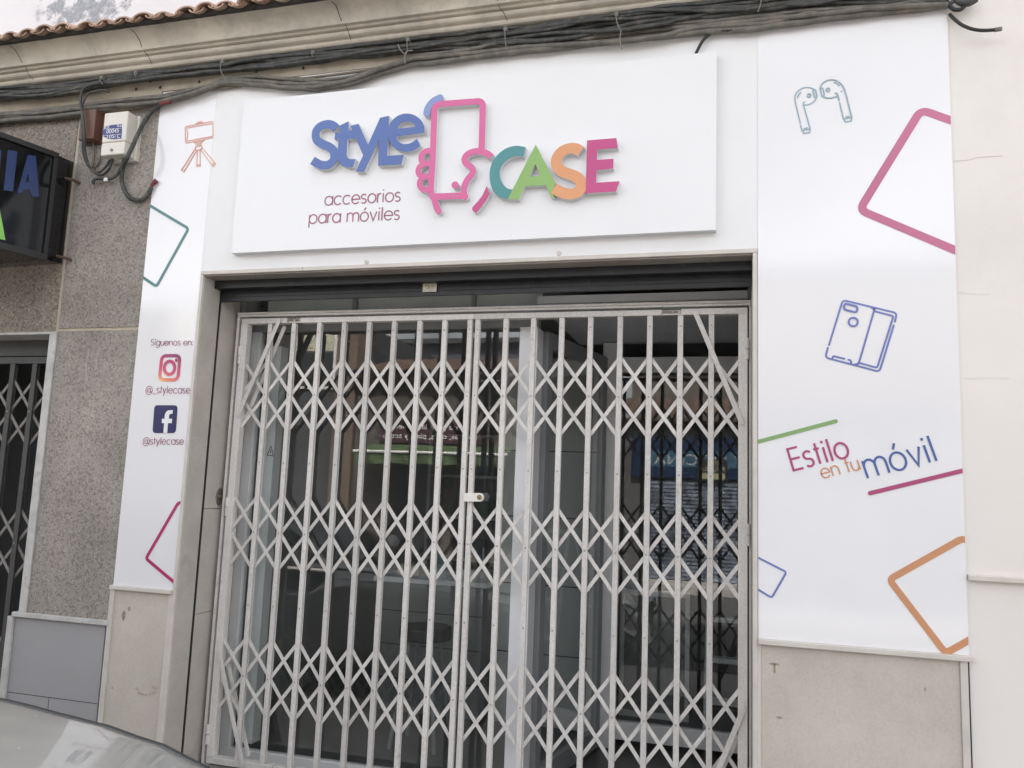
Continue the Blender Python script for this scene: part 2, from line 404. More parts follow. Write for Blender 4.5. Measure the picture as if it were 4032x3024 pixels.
# pebbledash of the left half
XJ = -.936
gr = MB().box(XJ+.012, -.376, .0, .36, 2.402, ZG).box(-.921, -.376, .0, .36, .82, 2.384)
bpart(gr, 'pebbledash_wall', GRAN)
bpart(MB().box(-4.2, XJ-.012, .002, .36, 2.372, ZG), 'pebbledash_wall', GRANB, label='browner pebbledash over the side doorway')
bpart(MB().box(XJ-.0115, XJ+.0115, .006, .3, 2.38, ZG).box(XJ+.012, -.376, .006, .3, 2.3845, 2.4015), 'mortar_joint', MORTAR)
# paler smears on the pebbledash (old glue)
sm = MB()
for pts in ([(780, 500), (750, 640), (755, 760)], [(870, 490), (845, 560), (840, 640)], [(910, 610), (905, 750)]):
    sm.stroke(smooth2(xz(crop(0, 1150, .4521)(pts), 0), 4), .013, -.0012, .001, caps='rr')
bpart(sm, 'glue_smear', mat('grey_glue', (.33, .31, .30), rough=.8, var=.2, vs=20))
# grey painted plinth and its marble frame
bpart(MB().box(-1.0, -.405, .004, .36, 0, .795), 'plinth', GREYP)
pj = MB().box(-1.0, -.405, .0028, .004, .395, .3975).box(-.72, -.7185, .0028, .004, 0, .395)
bpart(pj, 'plinth_joint', SOOT)
bpart(MB().box(-1.008, -.378, -.018, .05, .797, .822), 'marble_ledge', MARBLE, bevel=.003)
bpart(MB().box(-1.040, -1.003, -.012, .30, 0, .797), 'marble_jamb', MARBLE, bevel=.003)
bpart(MB().box(-.972, -.924, -.010, .30, .822, 2.366), 'marble_jamb', MARBLE, bevel=.003)
bpart(MB().box(-4.2, -.924, -.011, .30, 2.3665, 2.381), 'marble_lintel', MARBLE, bevel=.003)
# side doorway niche
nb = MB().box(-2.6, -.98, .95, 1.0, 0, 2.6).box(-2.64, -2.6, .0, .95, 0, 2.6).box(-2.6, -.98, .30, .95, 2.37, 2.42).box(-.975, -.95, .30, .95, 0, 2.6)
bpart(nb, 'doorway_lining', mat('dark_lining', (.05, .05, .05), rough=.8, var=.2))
bpart(MB().box(-4.2, -2.64, .0, .36, 0, 2.37), 'pebbledash_wall', GRANB)
# dado panels right and left with their frames
bpart(MB().box(2.912, XR-.035, -.002, .003, 0, .985), 'dado', STONE)
bpart(MB().box(2.8965, XR+.012, -.026, .003, .985, 1.006), 'dado_ledge', TRIM, bevel=.003)
bpart(MB().box(XR-.034, XR-.0067, -.012, .003, 0, .9845), 'dado_frame', TRIM, bevel=.002)
bpart(MB().box(-.358, -.022, -.002, .003, 0, .985), 'dado', STONE)
bpart(MB().box(-.385, -.001, -.022, .003, .985, 1.006), 'dado_ledge', TRIM, bevel=.003)
bpart(MB().box(-.384, -.3585, -.012, .003, 0, .9845).box(-.0215, -.0005, -.008, .003, 0, .9845), 'dado_frame', TRIM, bevel=.002)
def stain(c, rx, rz, y, n=14, jag=.3, m=None, name='stain'):
    mb = MB(); blob(mb, c, rx, rz, y, n, jag); bpart(mb, name, m or STAIN)
def blob(mb, c, rx, rz, y, n=14, jag=.3):
    lp = []
    for k in range(n):
        a = 2*math.pi*k/n; q = 1+random.uniform(-jag, jag)
        lp.append((c[0]+rx*q*math.cos(a), c[1]+rz*q*math.sin(a)))
    mb.poly([lp], y, y+.0006)
cr7 = crop(2900, 2200, .5117); cr5 = crop(0, 1850, .7077)
for p, rx, rz in (((288, 810), .030, .006), ((292, 850), .006, .022), ((1450, 1003), .005, .008), ((330, 1222), .014, .005)):
    q = at(*cr7([p])[0], 0); stain((q.x, q.z), rx*.8, rz, -.0027)
for p, rx, rz in (((690, 810), .012, .022), ((720, 775), .010, .012), ((628, 1213), .006, .006)):
    q = at(*cr5([p])[0], 0); stain((q.x, q.z), rx, rz, -.0027)
st = MB()
for k in range(16):
    a = 2*math.pi*k/16
    q = at(*cr5([(815+55*math.cos(a), 1225+25*math.sin(a))])[0], 0)
    if random.random() < .8: blob(st, (q.x, q.z), .010, .006, -.0027-.0001*k, n=9, jag=.45)
bpart(st, 'stain', mat('faint_stain', (.42, .35, .28), rough=.8, var=.2, vs=30))
# door surround: thin stone edge, stone reveals with the shutter slot, soffit
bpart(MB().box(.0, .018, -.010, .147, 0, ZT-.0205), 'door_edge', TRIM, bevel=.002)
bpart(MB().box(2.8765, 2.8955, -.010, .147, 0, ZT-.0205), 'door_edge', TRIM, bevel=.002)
lt = MB().box(0, .62, -.012, .088, ZT-.02, ZT).box(.6225, 2.8955, -.012, .088, ZT-.02, ZT)
bpart(lt, 'door_lintel', TRIM, bevel=.002)
# the reveal faces are darker slabs set behind the edge, broken by joints
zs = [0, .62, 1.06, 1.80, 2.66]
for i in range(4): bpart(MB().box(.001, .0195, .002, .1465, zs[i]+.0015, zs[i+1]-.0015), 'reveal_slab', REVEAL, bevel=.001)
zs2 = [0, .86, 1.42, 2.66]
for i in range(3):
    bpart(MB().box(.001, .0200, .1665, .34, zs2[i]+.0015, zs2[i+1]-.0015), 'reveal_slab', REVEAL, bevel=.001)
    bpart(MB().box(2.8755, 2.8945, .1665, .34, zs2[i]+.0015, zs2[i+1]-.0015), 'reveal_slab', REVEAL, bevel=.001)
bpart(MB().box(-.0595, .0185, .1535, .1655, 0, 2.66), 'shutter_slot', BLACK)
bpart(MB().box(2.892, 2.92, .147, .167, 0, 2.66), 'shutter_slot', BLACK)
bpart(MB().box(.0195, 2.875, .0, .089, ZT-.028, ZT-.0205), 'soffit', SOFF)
# cornice: moulded profile run along the whole front
pr = [(.10, 3.898), (-.040, 3.898), (-.050, 3.901), (-.056, 3.909), (-.055, 3.918), (-.048, 3.924), (-.050, 3.928), (-.064, 3.930), (-.075, 3.936), (-.080, 3.945), (-.078, 3.954), (-.068, 3.960),
      (-.068, 3.964), (-.088, 3.965), (-.092, 3.970), (-.092, 3.976), (-.112, 3.978)]
for k in range(11):
    a = k/10*math.pi/2
    pr.append((-.112-.066*(1-math.cos(a)), 3.980+.088*math.sin(a)))
pr += [(-.186, 4.069), (-.186, 4.080), (-.05, 4.085)]
cn = MB().prism(pr, -4.2, XR-.002)
bpart(cn, 'cornice', CORN)
# cracks in the cornice
ck = MB()
def crack(col_px, steps, mb):
    pts = []
    for k, (y, z) in enumerate(steps):
        pts.append((col_px+random.uniform(-.007, .007)+.012*k, y-.0015, z))
    mb.tube(pts, .0016, 4)
face = [(-.056, 3.912), (-.080, 3.945), (-.092, 3.972), (-.1135, 3.995), (-.125, 4.030), (-.150, 4.058), (-.178, 4.068)]
for x in (-1.33, -.48, .77, 1.62): crack(x, list(reversed(face)), ck)
bpart(ck, 'crack', SOOT)
# dark mortar and clay tiles of the eave
sm2 = []
sx = -4.2
mt = MB(); rows = []
while sx < XR:
    d = random.uniform(0, .02)
    rows.append([(sx, -.17-d*.3, 4.0705), (sx, -.205-d*.5, 4.066+random.uniform(0, .006)), (sx, -.208-d*.5, 4.088), (sx, -.06, 4.125)])
    sx += .045
mt.grid(rows); bpart(mt, 'eave_mortar', SOOT)
tl = MB(); x = -4.15
def tile_arch(cx, yy, zz, r_, fl, th, up=1):
    ro = [(cx+r_*math.cos(math.pi*q/10), yy, zz+up*r_*fl*math.sin(math.pi*q/10)) for q in range(11)]
    return ro+[(cx+(r_-th)*math.cos(math.pi*(10-q)/10), yy, zz+up*(r_-th)*fl*math.sin(math.pi*(10-q)/10)) for q in range(11)]
while x < XR-.05:
    jit = random.uniform(-.014, .014); rr = random.uniform(.056, .068); dz = random.uniform(-.004, .004); rot = random.uniform(-.012, .012)
    for kind in (0, 1):
        if kind == 0: rows = [tile_arch(x+o_*rot, yy, zz+dz, rr, .62, .013) for o_, yy, zz in ((1, -.258+jit, 4.068), (0, -.02, 4.150), (0, .5, 4.40))]
        else: rows = [tile_arch(x+.066+o_*rot, yy, zz, .05, .5, .012, -1) for o_, yy, zz in ((1, -.250+jit*.7, 4.090), (0, -.02, 4.165), (0, .5, 4.415))]
        tl.grid(rows, closed=True)
        b0 = len(tl.v)-66
        for q in range(10): tl.f.append((b0+q, b0+q+1, b0+21-q-1, b0+21-q))
    x += .132+random.uniform(-.004, .004)
bpart(tl, 'roof_tiles', TILE)
# set back upper storey
up = MB().box(-6, 3.6, .6, .9, 3.9, 6.4); bpart(up, 'upper_wall', UPPER)
bpart(MB().box(-4.2, XR, .362, 6.3, 3.2, 3.88), 'sun_block_slab', SOOT)  # unseen slab added to stop sun leaking down into the doorway
MILD = bpy.data.materials.new('mould_stain'); MILD.use_nodes = True
n = MILD.node_tree; b = n.nodes['Principled BSDF']; b.inputs['Base Color'].default_value = (.46, .47, .50, 1); b.inputs['Roughness'].default_value = .9
tc = n.nodes.new('ShaderNodeTexCoord'); nz = n.nodes.new('ShaderNodeTexNoise'); nz.inputs['Scale'].default_value = 7; nz.inputs['Detail'].default_value = 9; nz.inputs['Roughness'].default_value = .7
n.links.new(tc.outputs['Object'], nz.inputs['Vector'])
gx = n.nodes.new('ShaderNodeTexGradient'); gx.gradient_type = 'SPHERICAL'; mp = n.nodes.new('ShaderNodeMapping')
c0 = at(345, 40, .598); mp.vector_type = 'POINT'; mp.inputs['Location'].default_value = (-c0.x*1.9, -.598*1.9, -(c0.z+.06)*2.9); mp.inputs['Scale'].default_value = (1.9, 1.9, 2.9)
n.links.new(tc.outputs['Object'], mp.inputs[0]); n.links.new(mp.outputs[0], gx.inputs[0])
ad = n.nodes.new('ShaderNodeMath'); ad.operation = 'MULTIPLY_ADD'; ad.inputs[1].default_value = .9; n.links.new(gx.outputs[1], ad.inputs[0])
s2 = n.nodes.new('ShaderNodeMath'); s2.operation = 'SUBTRACT'; s2.inputs[1].default_value = .56; n.links.new(nz.outputs[0], s2.inputs[0])
s3 = n.nodes.new('ShaderNodeMath'); s3.operation = 'MULTIPLY'; s3.inputs[1].default_value = 4.5; n.links.new(s2.outputs[0], s3.inputs[0]); n.links.new(s3.outputs[0], ad.inputs[2])
mg = n.nodes.new('ShaderNodeMath'); mg.operation = 'MULTIPLY'; mg.use_clamp = True; n.links.new(ad.outputs[0], mg.inputs[0])
gm = n.nodes.new('ShaderNodeMath'); gm.operation = 'MULTIPLY'; gm.inputs[1].default_value = 3; gm.use_clamp = True; n.links.new(gx.outputs[1], gm.inputs[0]); n.links.new(gm.outputs[0], mg.inputs[1])
tr = n.nodes.new('ShaderNodeBsdfTransparent'); mx = n.nodes.new('ShaderNodeMixShader')
n.links.new(mg.outputs[0], mx.inputs[0]); n.links.new(tr.outputs[0], mx.inputs[1]); n.links.new(b.outputs[0], mx.inputs[2]); n.links.new(mx.outputs[0], n.nodes['Material Output'].inputs[0])
bpart(MB().box(c0.x-.6, c0.x+.6, .597, .5995, c0.z-.35, c0.z+.6), 'mould_patch', MILD)

# ------------------------------------------------------------------ right hand neighbour
nbh = thing('plaster_house', (5, .3, 0), 'plain cream plastered house front at the right edge with narrow stone ledge', 'building')
MB().box(XR+.001, 8, .006, .5, 0, 6.2).build('wall', CREAM, nbh)
MB().box(XR+.004, 8, -.022, .006, 1.298, 1.321).build('ledge', TRIM, nbh, bevel=.004)
MB().box(XR-.0065, XR+.0008, -.001, .004, .30, .9845).build('side_joint', SOOT, nbh)
cc = MB()
cl = crop(2900, 200, .5125)
for pts in ([(1662, 848), (1740, 842), (1790, 838), (1830, 822), (1900, 815), (2050, 808)],):
    cc.tube([(at(*p, .005)) for p in cl(pts)], .0009, 4)
cl = crop(2900, 1000, .5117)
cc.tube([at(*p, .005) for p in cl([(1700, 292), (1760, 305), (1850, 312), (1950, 306)])], .0006, 4)
cc.tube([at(*p, .005) for p in cl([(1755, 955), (1830, 962), (1920, 953), (2100, 957)])], .0005, 4)
cc.build('crack', mat('faint_crack', (.62, .57, .52), rough=.9), nbh)

# ------------------------------------------------------------------ vinyl panels and their prints
def vinyl(label, x0, x1, z0, z1, y=-.004, m=WRAP):
    t = thing('vinyl_panel', ((x0+x1)/2, 0, z0), label, 'wall panel', 'printed white panels round the doorway')
    MB().box(x0, x1, y, .0035, z0, z1).build('sheet', m, t)
    return t
vL = vinyl('tall narrow white vinyl panel with tripod drawing and two social icons, left of the doorway', -.374, -.0015, 1.0065, 3.74)
vR = vinyl('wide white vinyl panel with earbuds and slogan, right of the doorway', 2.898, XR, 1.0065, 3.766, y=-.005)
vF = vinyl('plain white fascia panel over the doorway behind the sign board', -.001, 2.8975, ZT+.0005, 3.772, y=-.0035, m=FASC)
# nail heads in the fascia
for px, py in ((1443, 1032), (2201, 997)):
    q = at(px, py, -.005); mb = MB().disc((q.x, q.z), .011, -.010, -.0034)
    mb.build('nail_head', TRIM, vF, bevel=.002)
PY = -.0065
class Pr:
    """print: strokes on a panel"""
    def __init__(s, y=PY): s.mb = MB(); s.y = y; s.k = 0
    def st(s, pts, wd, closed=False, caps='rr'):
        s.mb.stroke(pts, wd, s.y-.00015*(s.k % 12), s.y+.0012, closed, caps); s.k += 1; return s
def wpx(px): return px*.00125     # photo pixels to metres on the right panel
# --- right panel
C = crop(2900, 200, .5125)
p = Pr(); L9 = .0062
def S(pts, closed=False, n=5, w=None): p.st(smooth2(xz(C(pts), PY), n), w or L9, closed)
def SL(pts, closed=False, w=None): p.st(xz(C(pts), PY), w or L9, closed)
S([(490, 555), (470, 470), (453, 400), (450, 350), (470, 312), (510, 287), (550, 281), (590, 292), (612, 312)])
S([(620, 345), (602, 382), (562, 410), (522, 417)])
S([(522, 393), (514, 412), (540, 505), (567, 605)])
SL([(492, 572), (503, 612), (567, 600)])
SL([(510, 615), (516, 634), (560, 627), (566, 605)])
SL([(520, 598), (543, 592)], w=.005)
SL(rounded([(586, 303), (606, 299), (619, 352), (601, 361)], 8, True), True)
p.mb.stroke([(q[0], q[1]) for q in xz(C([(558+13*math.cos(a*.42), 343+13*math.sin(a*.42)) for a in range(15)]), PY)], .005, PY-.002, PY+.001, True)
S([(471, 359), (478, 338), (491, 322)])
S([(642, 290), (660, 252), (700, 228), (740, 223), (776, 232)])
S([(788, 240), (815, 270), (835, 315), (862, 420), (885, 510)])
S([(655, 347), (690, 361), (730, 362), (770, 350)])
S([(760, 324), (774, 331), (780, 348), (789, 382)])
SL([(793, 400), (822, 525), (885, 511)])
SL([(829, 530), (836, 547), (881, 538), (886, 515)])
SL([(840, 508), (864, 502)], w=.005)
SL(rounded([(642, 290), (661, 285), (676, 341), (657, 348)], 8, True), True)
p.mb.stroke([(q[0], q[1]) for q in xz(C([(702+13*math.cos(a*.42), 300+13*math.sin(a*.42)) for a in range(15)]), PY)], .005, PY-.0022, PY+.001, True)
S([(750, 243), (773, 251), (788, 267)])
q = xz(C([(808, 311)]), PY)[0]; p.mb.disc(q, .003, PY-.0024, PY+.001, 10)
p.mb.build('earbud_drawing', PGREY, vR)
def frame_print(name, C, pts, rad, wd, m, parent, clip=None, keep=True):
    P = Pr(); P.st(rounded(xz(C(pts), PY), rad), wd, caps='bb')
    o = P.mb.build(name, m, parent)
    if clip is not None: clip_x(o, clip, keep)
    return o
frame_print('pink_frame_drawing', C, [(1800, 588), (1418, 452), (945, 1222), (1820, 1590)], .035, .0345, PPINK, vR, XR-.001)
C = crop(2900, 1000, .5117); p = Pr(); L9 = .0079
SL(rounded([(712, 700), (818, 354), (1235, 455), (1218, 522)], 30))
SL(rounded([(703, 722), (682, 796), (1100, 906), (1210, 550)], 30))
S([(1040, 413), (1058, 425), (1056, 445), (1000, 640), (945, 825), (930, 845), (905, 850)])
SL(rounded([(1062, 440), (1208, 478), (1082, 876), (945, 838)], 16))
def ring_pts(cx, cy, rx, ry, rot, n=22):
    return [(cx+rx*math.cos(2*math.pi*k/n)*math.cos(rot)-ry*math.sin(2*math.pi*k/n)*math.sin(rot), cy+rx*math.cos(2*math.pi*k/n)*math.sin(rot)+ry*math.sin(2*math.pi*k/n)*math.cos(rot)) for k in range(n)]
p.mb.stroke(xz(C(ring_pts(898, 523, 35, 33, 0)), PY), L9, PY-.002, PY+.001, True)
oval = [(845+18*math.cos(R(a)), 407+24*math.sin(R(a))) for a in range(100, 281, 20)]+[(912+18*math.cos(R(a)), 424+24*math.sin(R(a))) for a in range(-80, 101, 20)]
p.mb.stroke(xz(C(oval), PY), L9*1.1, PY-.0022, PY+.001, True)
SL(rounded([(738, 800), (745, 785), (830, 806)], 10)); SL(rounded([(862, 814), (880, 818), (882, 840)], 10))
p.mb.build('phone_case_drawing', PBLUE, vR)
C = crop(2900, 1500, .5117)
o = Pr().st(xz(C([(120, 480), (763, 310)]), PY), .0172, caps='br').mb.build('green_line', PGRN, vR); clip_x(o, 2.8985, False)
o = Pr().st(xz(C([(1028, 864), (1800, 676)]), PY), .0180, caps='rb').mb.build('magenta_line', PMAG, vR); clip_x(o, XR-.001)
C = crop(2900, 2200, .5117)
frame_print('violet_frame_drawing', C, [(120, -32), (385, 103), (271, 301), (100, 197)], .012, .0085, PBLUE, vR, 2.8985, False)
frame_print('orange_frame_drawing', C, [(1900, -60), (1745, -160), (1175, 160), (1610, 728), (1900, 565)], .022, .0262, PORG, vR, XR-.001)

# --- stroke lettering (round geometric sans drawn with lines and arcs)
def arc(cx, cy, r, a0, a1, n=16, sx=1.):
    return [(cx+sx*r*math.cos(R(a0+(a1-a0)*k/n)), cy+r*math.sin(R(a0+(a1-a0)*k/n))) for k in range(n+1)]
def s_shape(h, wdt):
    r = h/4
    return [arc(wdt/2, 3*r, r, 35, 270, 12, wdt/2/r)+arc(wdt/2, r, r, 90, -145, 12, wdt/2/r)[1:]]
O_ = arc(.5, .5, .5, 0, 360, 28)
GL = {
 'o': ([O_], 1.0), 'c': ([arc(.5, .5, .5, 42, 318, 22)], .92), 'e': ([[(0, .5), (1, .5)]+arc(.5, .5, .5, 0, 322, 26)[1:]], 1.0),
 'a': ([O_, [(1, 0), (1, 1)]], 1.0), 'p': ([O_, [(0, -.45), (0, 1)]], 1.0), 'g': ([O_, [(1, 1), (1, .0)]+arc(.5, -.02, .5, 0, -150, 14)], 1.0),
 'n': ([[(0, 0), (0, 1)], [(0, .5)]+arc(.4, .6, .4, 180, 0, 14)+[(.8, 0)]], .8), 'm': ([[(0, 0), (0, 1)], [(0, .5)]+arc(.36, .64, .36, 180, 0, 14)+[(.72, 0)], [(.72, .5)]+arc(1.08, .64, .36, 180, 0, 14)+[(1.44, 0)]], 1.44),
 'r': ([[(0, 0), (0, 1)], [(0, .5)]+arc(.38, .6, .38, 180, 85, 8)], .4), 'u': ([[(0, 1)]+arc(.4, .4, .4, 180, 360, 14)+[(.8, 1)], [(.8, 1), (.8, 0)]], .8),
 'i': ([[(.08, 0), (.08, 1)], [(.08, 1.27), (.08, 1.42)]], .16), 'í': ([[(.08, 0), (.08, 1)], [(.04, 1.2), (.24, 1.52)]], .16), 'ó': ([O_, [(.44, 1.2), (.64, 1.52)]], 1.0),
 'l': ([[(.08, 0), (.08, 1.45)]], .16), 't': ([[(.2, 0), (.2, 1.38)], [(0, 1), (.44, 1)]], .42), 's': (s_shape(1, .62), .62), 'v': ([[(0, 1), (.4, 0), (.8, 1)]], .8),
 'y': ([[(0, 1), (.41, .02)], [(.82, 1), (.22, -.45)]], .82), 'E': ([[(.8, 0), (0, 0), (0, 1.42), (.78, 1.42)], [(0, .73), (.76, .73)]], .8),
 'S': (s_shape(1.42, .82), .82), '_': ([[(0, -.16), (.72, -.16)]], .72), ':': ([[(.08, 0), (.08, .16)], [(.08, .8), (.08, .96)]], .16), ' ': ([], .34),
 '@': ([arc(.85, .55, .85, -50, 300, 34)[::-1], arc(.82, .55, .38, 0, 360, 20), arc(.85, .55, .85, -50, -40, 2)[:0] or [(1.22, .95), (1.16, .3), (1.32, .16), (1.55, .3)]], 1.7),
}
def text_strokes(mb, txt, p0, p1, xh, wd, y, sp=.26, slant=0.):
    """txt from p0 to p1 (x,z on the plane), x-height xh metres; advance fitted to the length"""
    p0 = Vector(p0); p1 = Vector(p1); d = (p1-p0); Ln = d.length; d.normalize(); u = Vector((-d.y, d.x))
    tot = 0
    for i, ch in enumerate(txt): tot += GL[ch][1]+(sp if i < len(txt)-1 else 0)
    k = Ln/tot; x = 0; c = 0
    for ch in txt:
        for s_ in GL[ch][0]:
            if len(s_) < 2: continue
            cl = (Vector(s_[0])-Vector(s_[-1])).length < 1e-4
            pts = [p0+d*((x+q[0]+slant*q[1])*k)+u*(q[1]*xh) for q in s_]
            mb.stroke(pts, wd, y-.00012*(c % 9), y+.001, cl, 'bb'); c += 1
        x += GL[ch][1]+sp
def px_text(parent, name, m, C, txt, a, b, xh, wd, y=PY, **k):
    q = xz(C([a, b]), y); mb = MB(); text_strokes(mb, txt, q[0], q[1], xh, wd, y, **k); return mb.build(name, m, parent)
C = crop(2900, 1500, .5117)
px_text(vR, 'slogan_word', PMAG, C, 'Estilo', (440, 688), (873, 583), .0655, .0095)
px_text(vR, 'slogan_word', PORG, C, 'en tu', (664, 752), (952, 680), .0405, .0058)
px_text(vR, 'slogan_word', PBLU2, C, 'móvil', (1012, 748), (1548, 612), .0735, .0095)
# --- left panel
C = crop(450, 400, .4822); p = Pr(); L9 = .0046
SL(rounded([(577, 203), (803, 160), (803, 294), (580, 340)], 14, True), True)
SL([(592, 240), (592, 214), (794, 178)]); SL([(592, 300), (592, 322), (794, 283)]); SL([(592, 240), (597, 246), (597, 288), (592, 300)])
SL([(662, 187), (664, 179), (721, 167), (723, 176)]); SL([(680, 174), (685, 166), (712, 162), (714, 167)])
SL([(645, 325), (650, 333), (731, 319), (733, 310)]); SL([(660, 333), (665, 346), (711, 338), (716, 326)]); SL([(681, 345), (681, 356), (702, 355), (702, 341)])
SL([(665, 364), (712, 357), (715, 374), (705, 391), (670, 396), (662, 380)], True)
SL([(662, 380), (547, 560), (568, 573), (672, 396)]); SL([(556, 547), (577, 559)])
SL([(712, 372), (826, 506), (804, 529), (704, 392)]); SL([(795, 516), (815, 494)])
SL([(675, 396), (672, 530), (700, 527), (698, 392)]); SL([(673, 516), (700, 513)])
p.mb.build('tripod_drawing', PSAL, vL)
frame_print('teal_frame_drawing', C, [(200, 795), (605, 1036), (343, 1510), (160, 1385)], .020, .0160, PTEAL, vL, -.3735, False)
C = crop(400, 1250, .3618)
px_text(vL, 'follow_caption', PLUM, C, 'Síguenos en:', (532, 303), (990, 303), .0240, .0029)
px_text(vL, 'account_name', PLUM, C, '@_stylecase', (478, 823), (960, 826), .0275, .0029)
px_text(vL, 'account_name', PLUM, C, '@stylecase', (448, 1380), (888, 1384), .0265, .0029)
# camera icon with its colour change from violet over red to yellow
IGM = bpy.data.materials.new('icon_gradient'); IGM.use_nodes = True; n = IGM.node_tree; b = n.nodes['Principled BSDF']; b.inputs['Roughness'].default_value = .3
tc = n.nodes.new('ShaderNodeTexCoord'); mp = n.nodes.new('ShaderNodeSeparateXYZ'); n.links.new(tc.outputs['Generated'], mp.inputs[0])
a1 = n.nodes.new('ShaderNodeMath'); a1.operation = 'MULTIPLY_ADD'; a1.inputs[1].default_value = .72; n.links.new(mp.outputs[2], a1.inputs[0])
a2 = n.nodes.new('ShaderNodeMath'); a2.operation = 'MULTIPLY'; a2.inputs[1].default_value = .22; n.links.new(mp.outputs[0], a2.inputs[0]); n.links.new(a2.outputs[0], a1.inputs[2])
rp = n.nodes.new('ShaderNodeValToRGB'); e = rp.color_ramp.elements
e[0].position = .0; e[0].color = (*lin(248, 214, 130), 1); e[1].position = .93; e[1].color = (*lin(108, 60, 104), 1)
for ps, c in ((.14, (232, 138, 110)), (.38, (206, 80, 116)), (.68, (178, 62, 104)), (.80, (150, 58, 108))):
    q = e.new(ps); q.color = (*lin(*c), 1)
n.links.new(a1.outputs[0], rp.inputs[0]); n.links.new(rp.outputs[0], b.inputs['Base Color'])
mb = MB()
mb.stroke(rounded(xz(C([(655, 416), (853, 416), (828, 679), (627, 679)]), PY), .030, True, 8), .0185, PY, PY+.001, True)
mb.stroke(xz(C(ring_pts(738, 548, 57, 72, .08)), PY), .0185, PY-.0002, PY+.001, True)
mb.poly([xz(C(ring_pts(812, 466, 15, 20, 0)), PY)], PY-.0004, PY+.001)
mb.build('camera_icon', IGM, vL)
fb = rounded(xz(C([(574, 954), (827, 956), (805, 1259), (552, 1258)]), PY), .022, True, 6)
fo = [(672, 1256), (680, 1150), (655, 1150), (657, 1102), (684, 1102), (688, 1062), (700, 1030), (725, 1010), (775, 1007), (771, 1048), (748, 1049), (738, 1056), (734, 1072), (731, 1102), (767, 1102), (764, 1150), (722, 1150), (714, 1257)]
mb = MB().poly([fb], PY+.0006, PY+.002); mb.build('letter_icon', PNAVY, vL)
MB().poly([xz(C(fo), PY)], PY-.0002, PY+.0005).build('icon_letter', PAPER, vL)
C = crop(0, 1850, .7077)
frame_print('crimson_frame_drawing', C, [(1100, 181), (991, 183), (811, 493), (1000, 652)], .016, .0165, PMAG2, vL, -.0025)

# ------------------------------------------------------------------ sign board with raised letters
sb = thing('sign_board', (1.45, -.025, 2.8), 'large white sign board with raised multicoloured letters and hand holding phone emblem', 'shop sign')
q1 = at(911, 995.8, -.045); q2 = at(2822, 907, -.045); q3 = at(2822.5, 203, -.045)
bx0, bx1, bz0, bz1 = q1.x, q3.x, (q1.z+q2.z)/2, q3.z
BY = -.045
MB().box(bx0, bx1, BY, -.0036, bz0, bz1).build('panel', SIDE, sb)
MB().box(bx0, bx1, BY-.002, BY-.0002, bz0, bz1).build('front_sheet', BOARD, sb)
FY = BY-.034                   # front of letters
C8 = crop(1100, 300, .4521); C1 = crop(1600, 300, .4521)
kk = [0]
def letter_poly(name, C, loops, m, sm=False):
    kk[0] += 1; y = FY-.0003*kk[0]
    lp = [xz(C(l), FY) for l in loops]
    a = MB().poly(lp, y, y+.002).build(name, m, sb)
    MB().poly(lp, y+.0021, BY-.0019).build('return', SIDE, a)
    return a
def letter_stroke(name, C, strokes, wpx_, m, caps='bb', n=6):
    kk[0] += 1; f = MB(); r = MB()
    for i, (pts, closed) in enumerate(strokes):
        y = FY-.0003*kk[0]-.0001*i
        P = xz(C(pts), FY)
        P = smooth2(P+([P[0]] if closed else []), n) if n else P
        f.stroke(P, wpx_, y, y+.002, closed, caps); r.stroke(P, wpx_, y+.0021, BY-.0019, closed, caps)
    a = f.build(name, m, sb); r.build('return', SIDE, a); return a
letter_stroke('letter', C8, [([(497, 456), (465, 428), (420, 417), (362, 432), (322, 472), (316, 522), (332, 562), (378, 592), (432, 614), (470, 650), (478, 700), (460, 745), (415, 773), (365, 773), (325, 755), (288, 733)], False)], .0450, BLUE)
letter_poly('letter', C8, [[(530, 428), (602, 393), (600, 476), (662, 470), (668, 540), (592, 548), (585, 680), (590, 702), (604, 718), (622, 722), (663, 722), (640, 790), (590, 795), (548, 782), (517, 745), (507, 700), (515, 548), (480, 550), (487, 495), (525, 490)]], BLUE)
letter_poly('letter', C8, [[(618, 432), (690, 415), (772, 598), (878, 362), (955, 345), (868, 550), (738, 832), (665, 830), (730, 690)]], BLUE)
letter_poly('letter', C8, [[(955, 345), (945, 560), (938, 695), (1083, 685), (1062, 768), (860, 780), (868, 550)]], BLUE)
letter_poly('letter', C8, [smooth2([(1262, 440), (1235, 385), (1180, 342), (1110, 326), (1040, 342), (985, 385), (955, 445), (946, 510), (955, 560), (982, 605), (1030, 642), (1090, 658), (1140, 655), (1190, 635), (1227, 605)], 4)+[(1199, 545)]+smooth2([(1197, 545), (1150, 580), (1100, 592), (1060, 585), (1030, 562), (1018, 527)], 4)+[(1265, 491)],
                       [(1027, 460)]+smooth2([(1040, 428), (1070, 402), (1105, 393), (1150, 402), (1178, 420), (1190, 440)], 4)], BLUE)
letter_stroke('accent_stroke', C8, [([(1285, 322), (1292, 288), (1312, 250), (1345, 217), (1398, 189)], False)], .0375, LBLUE, caps='rr')
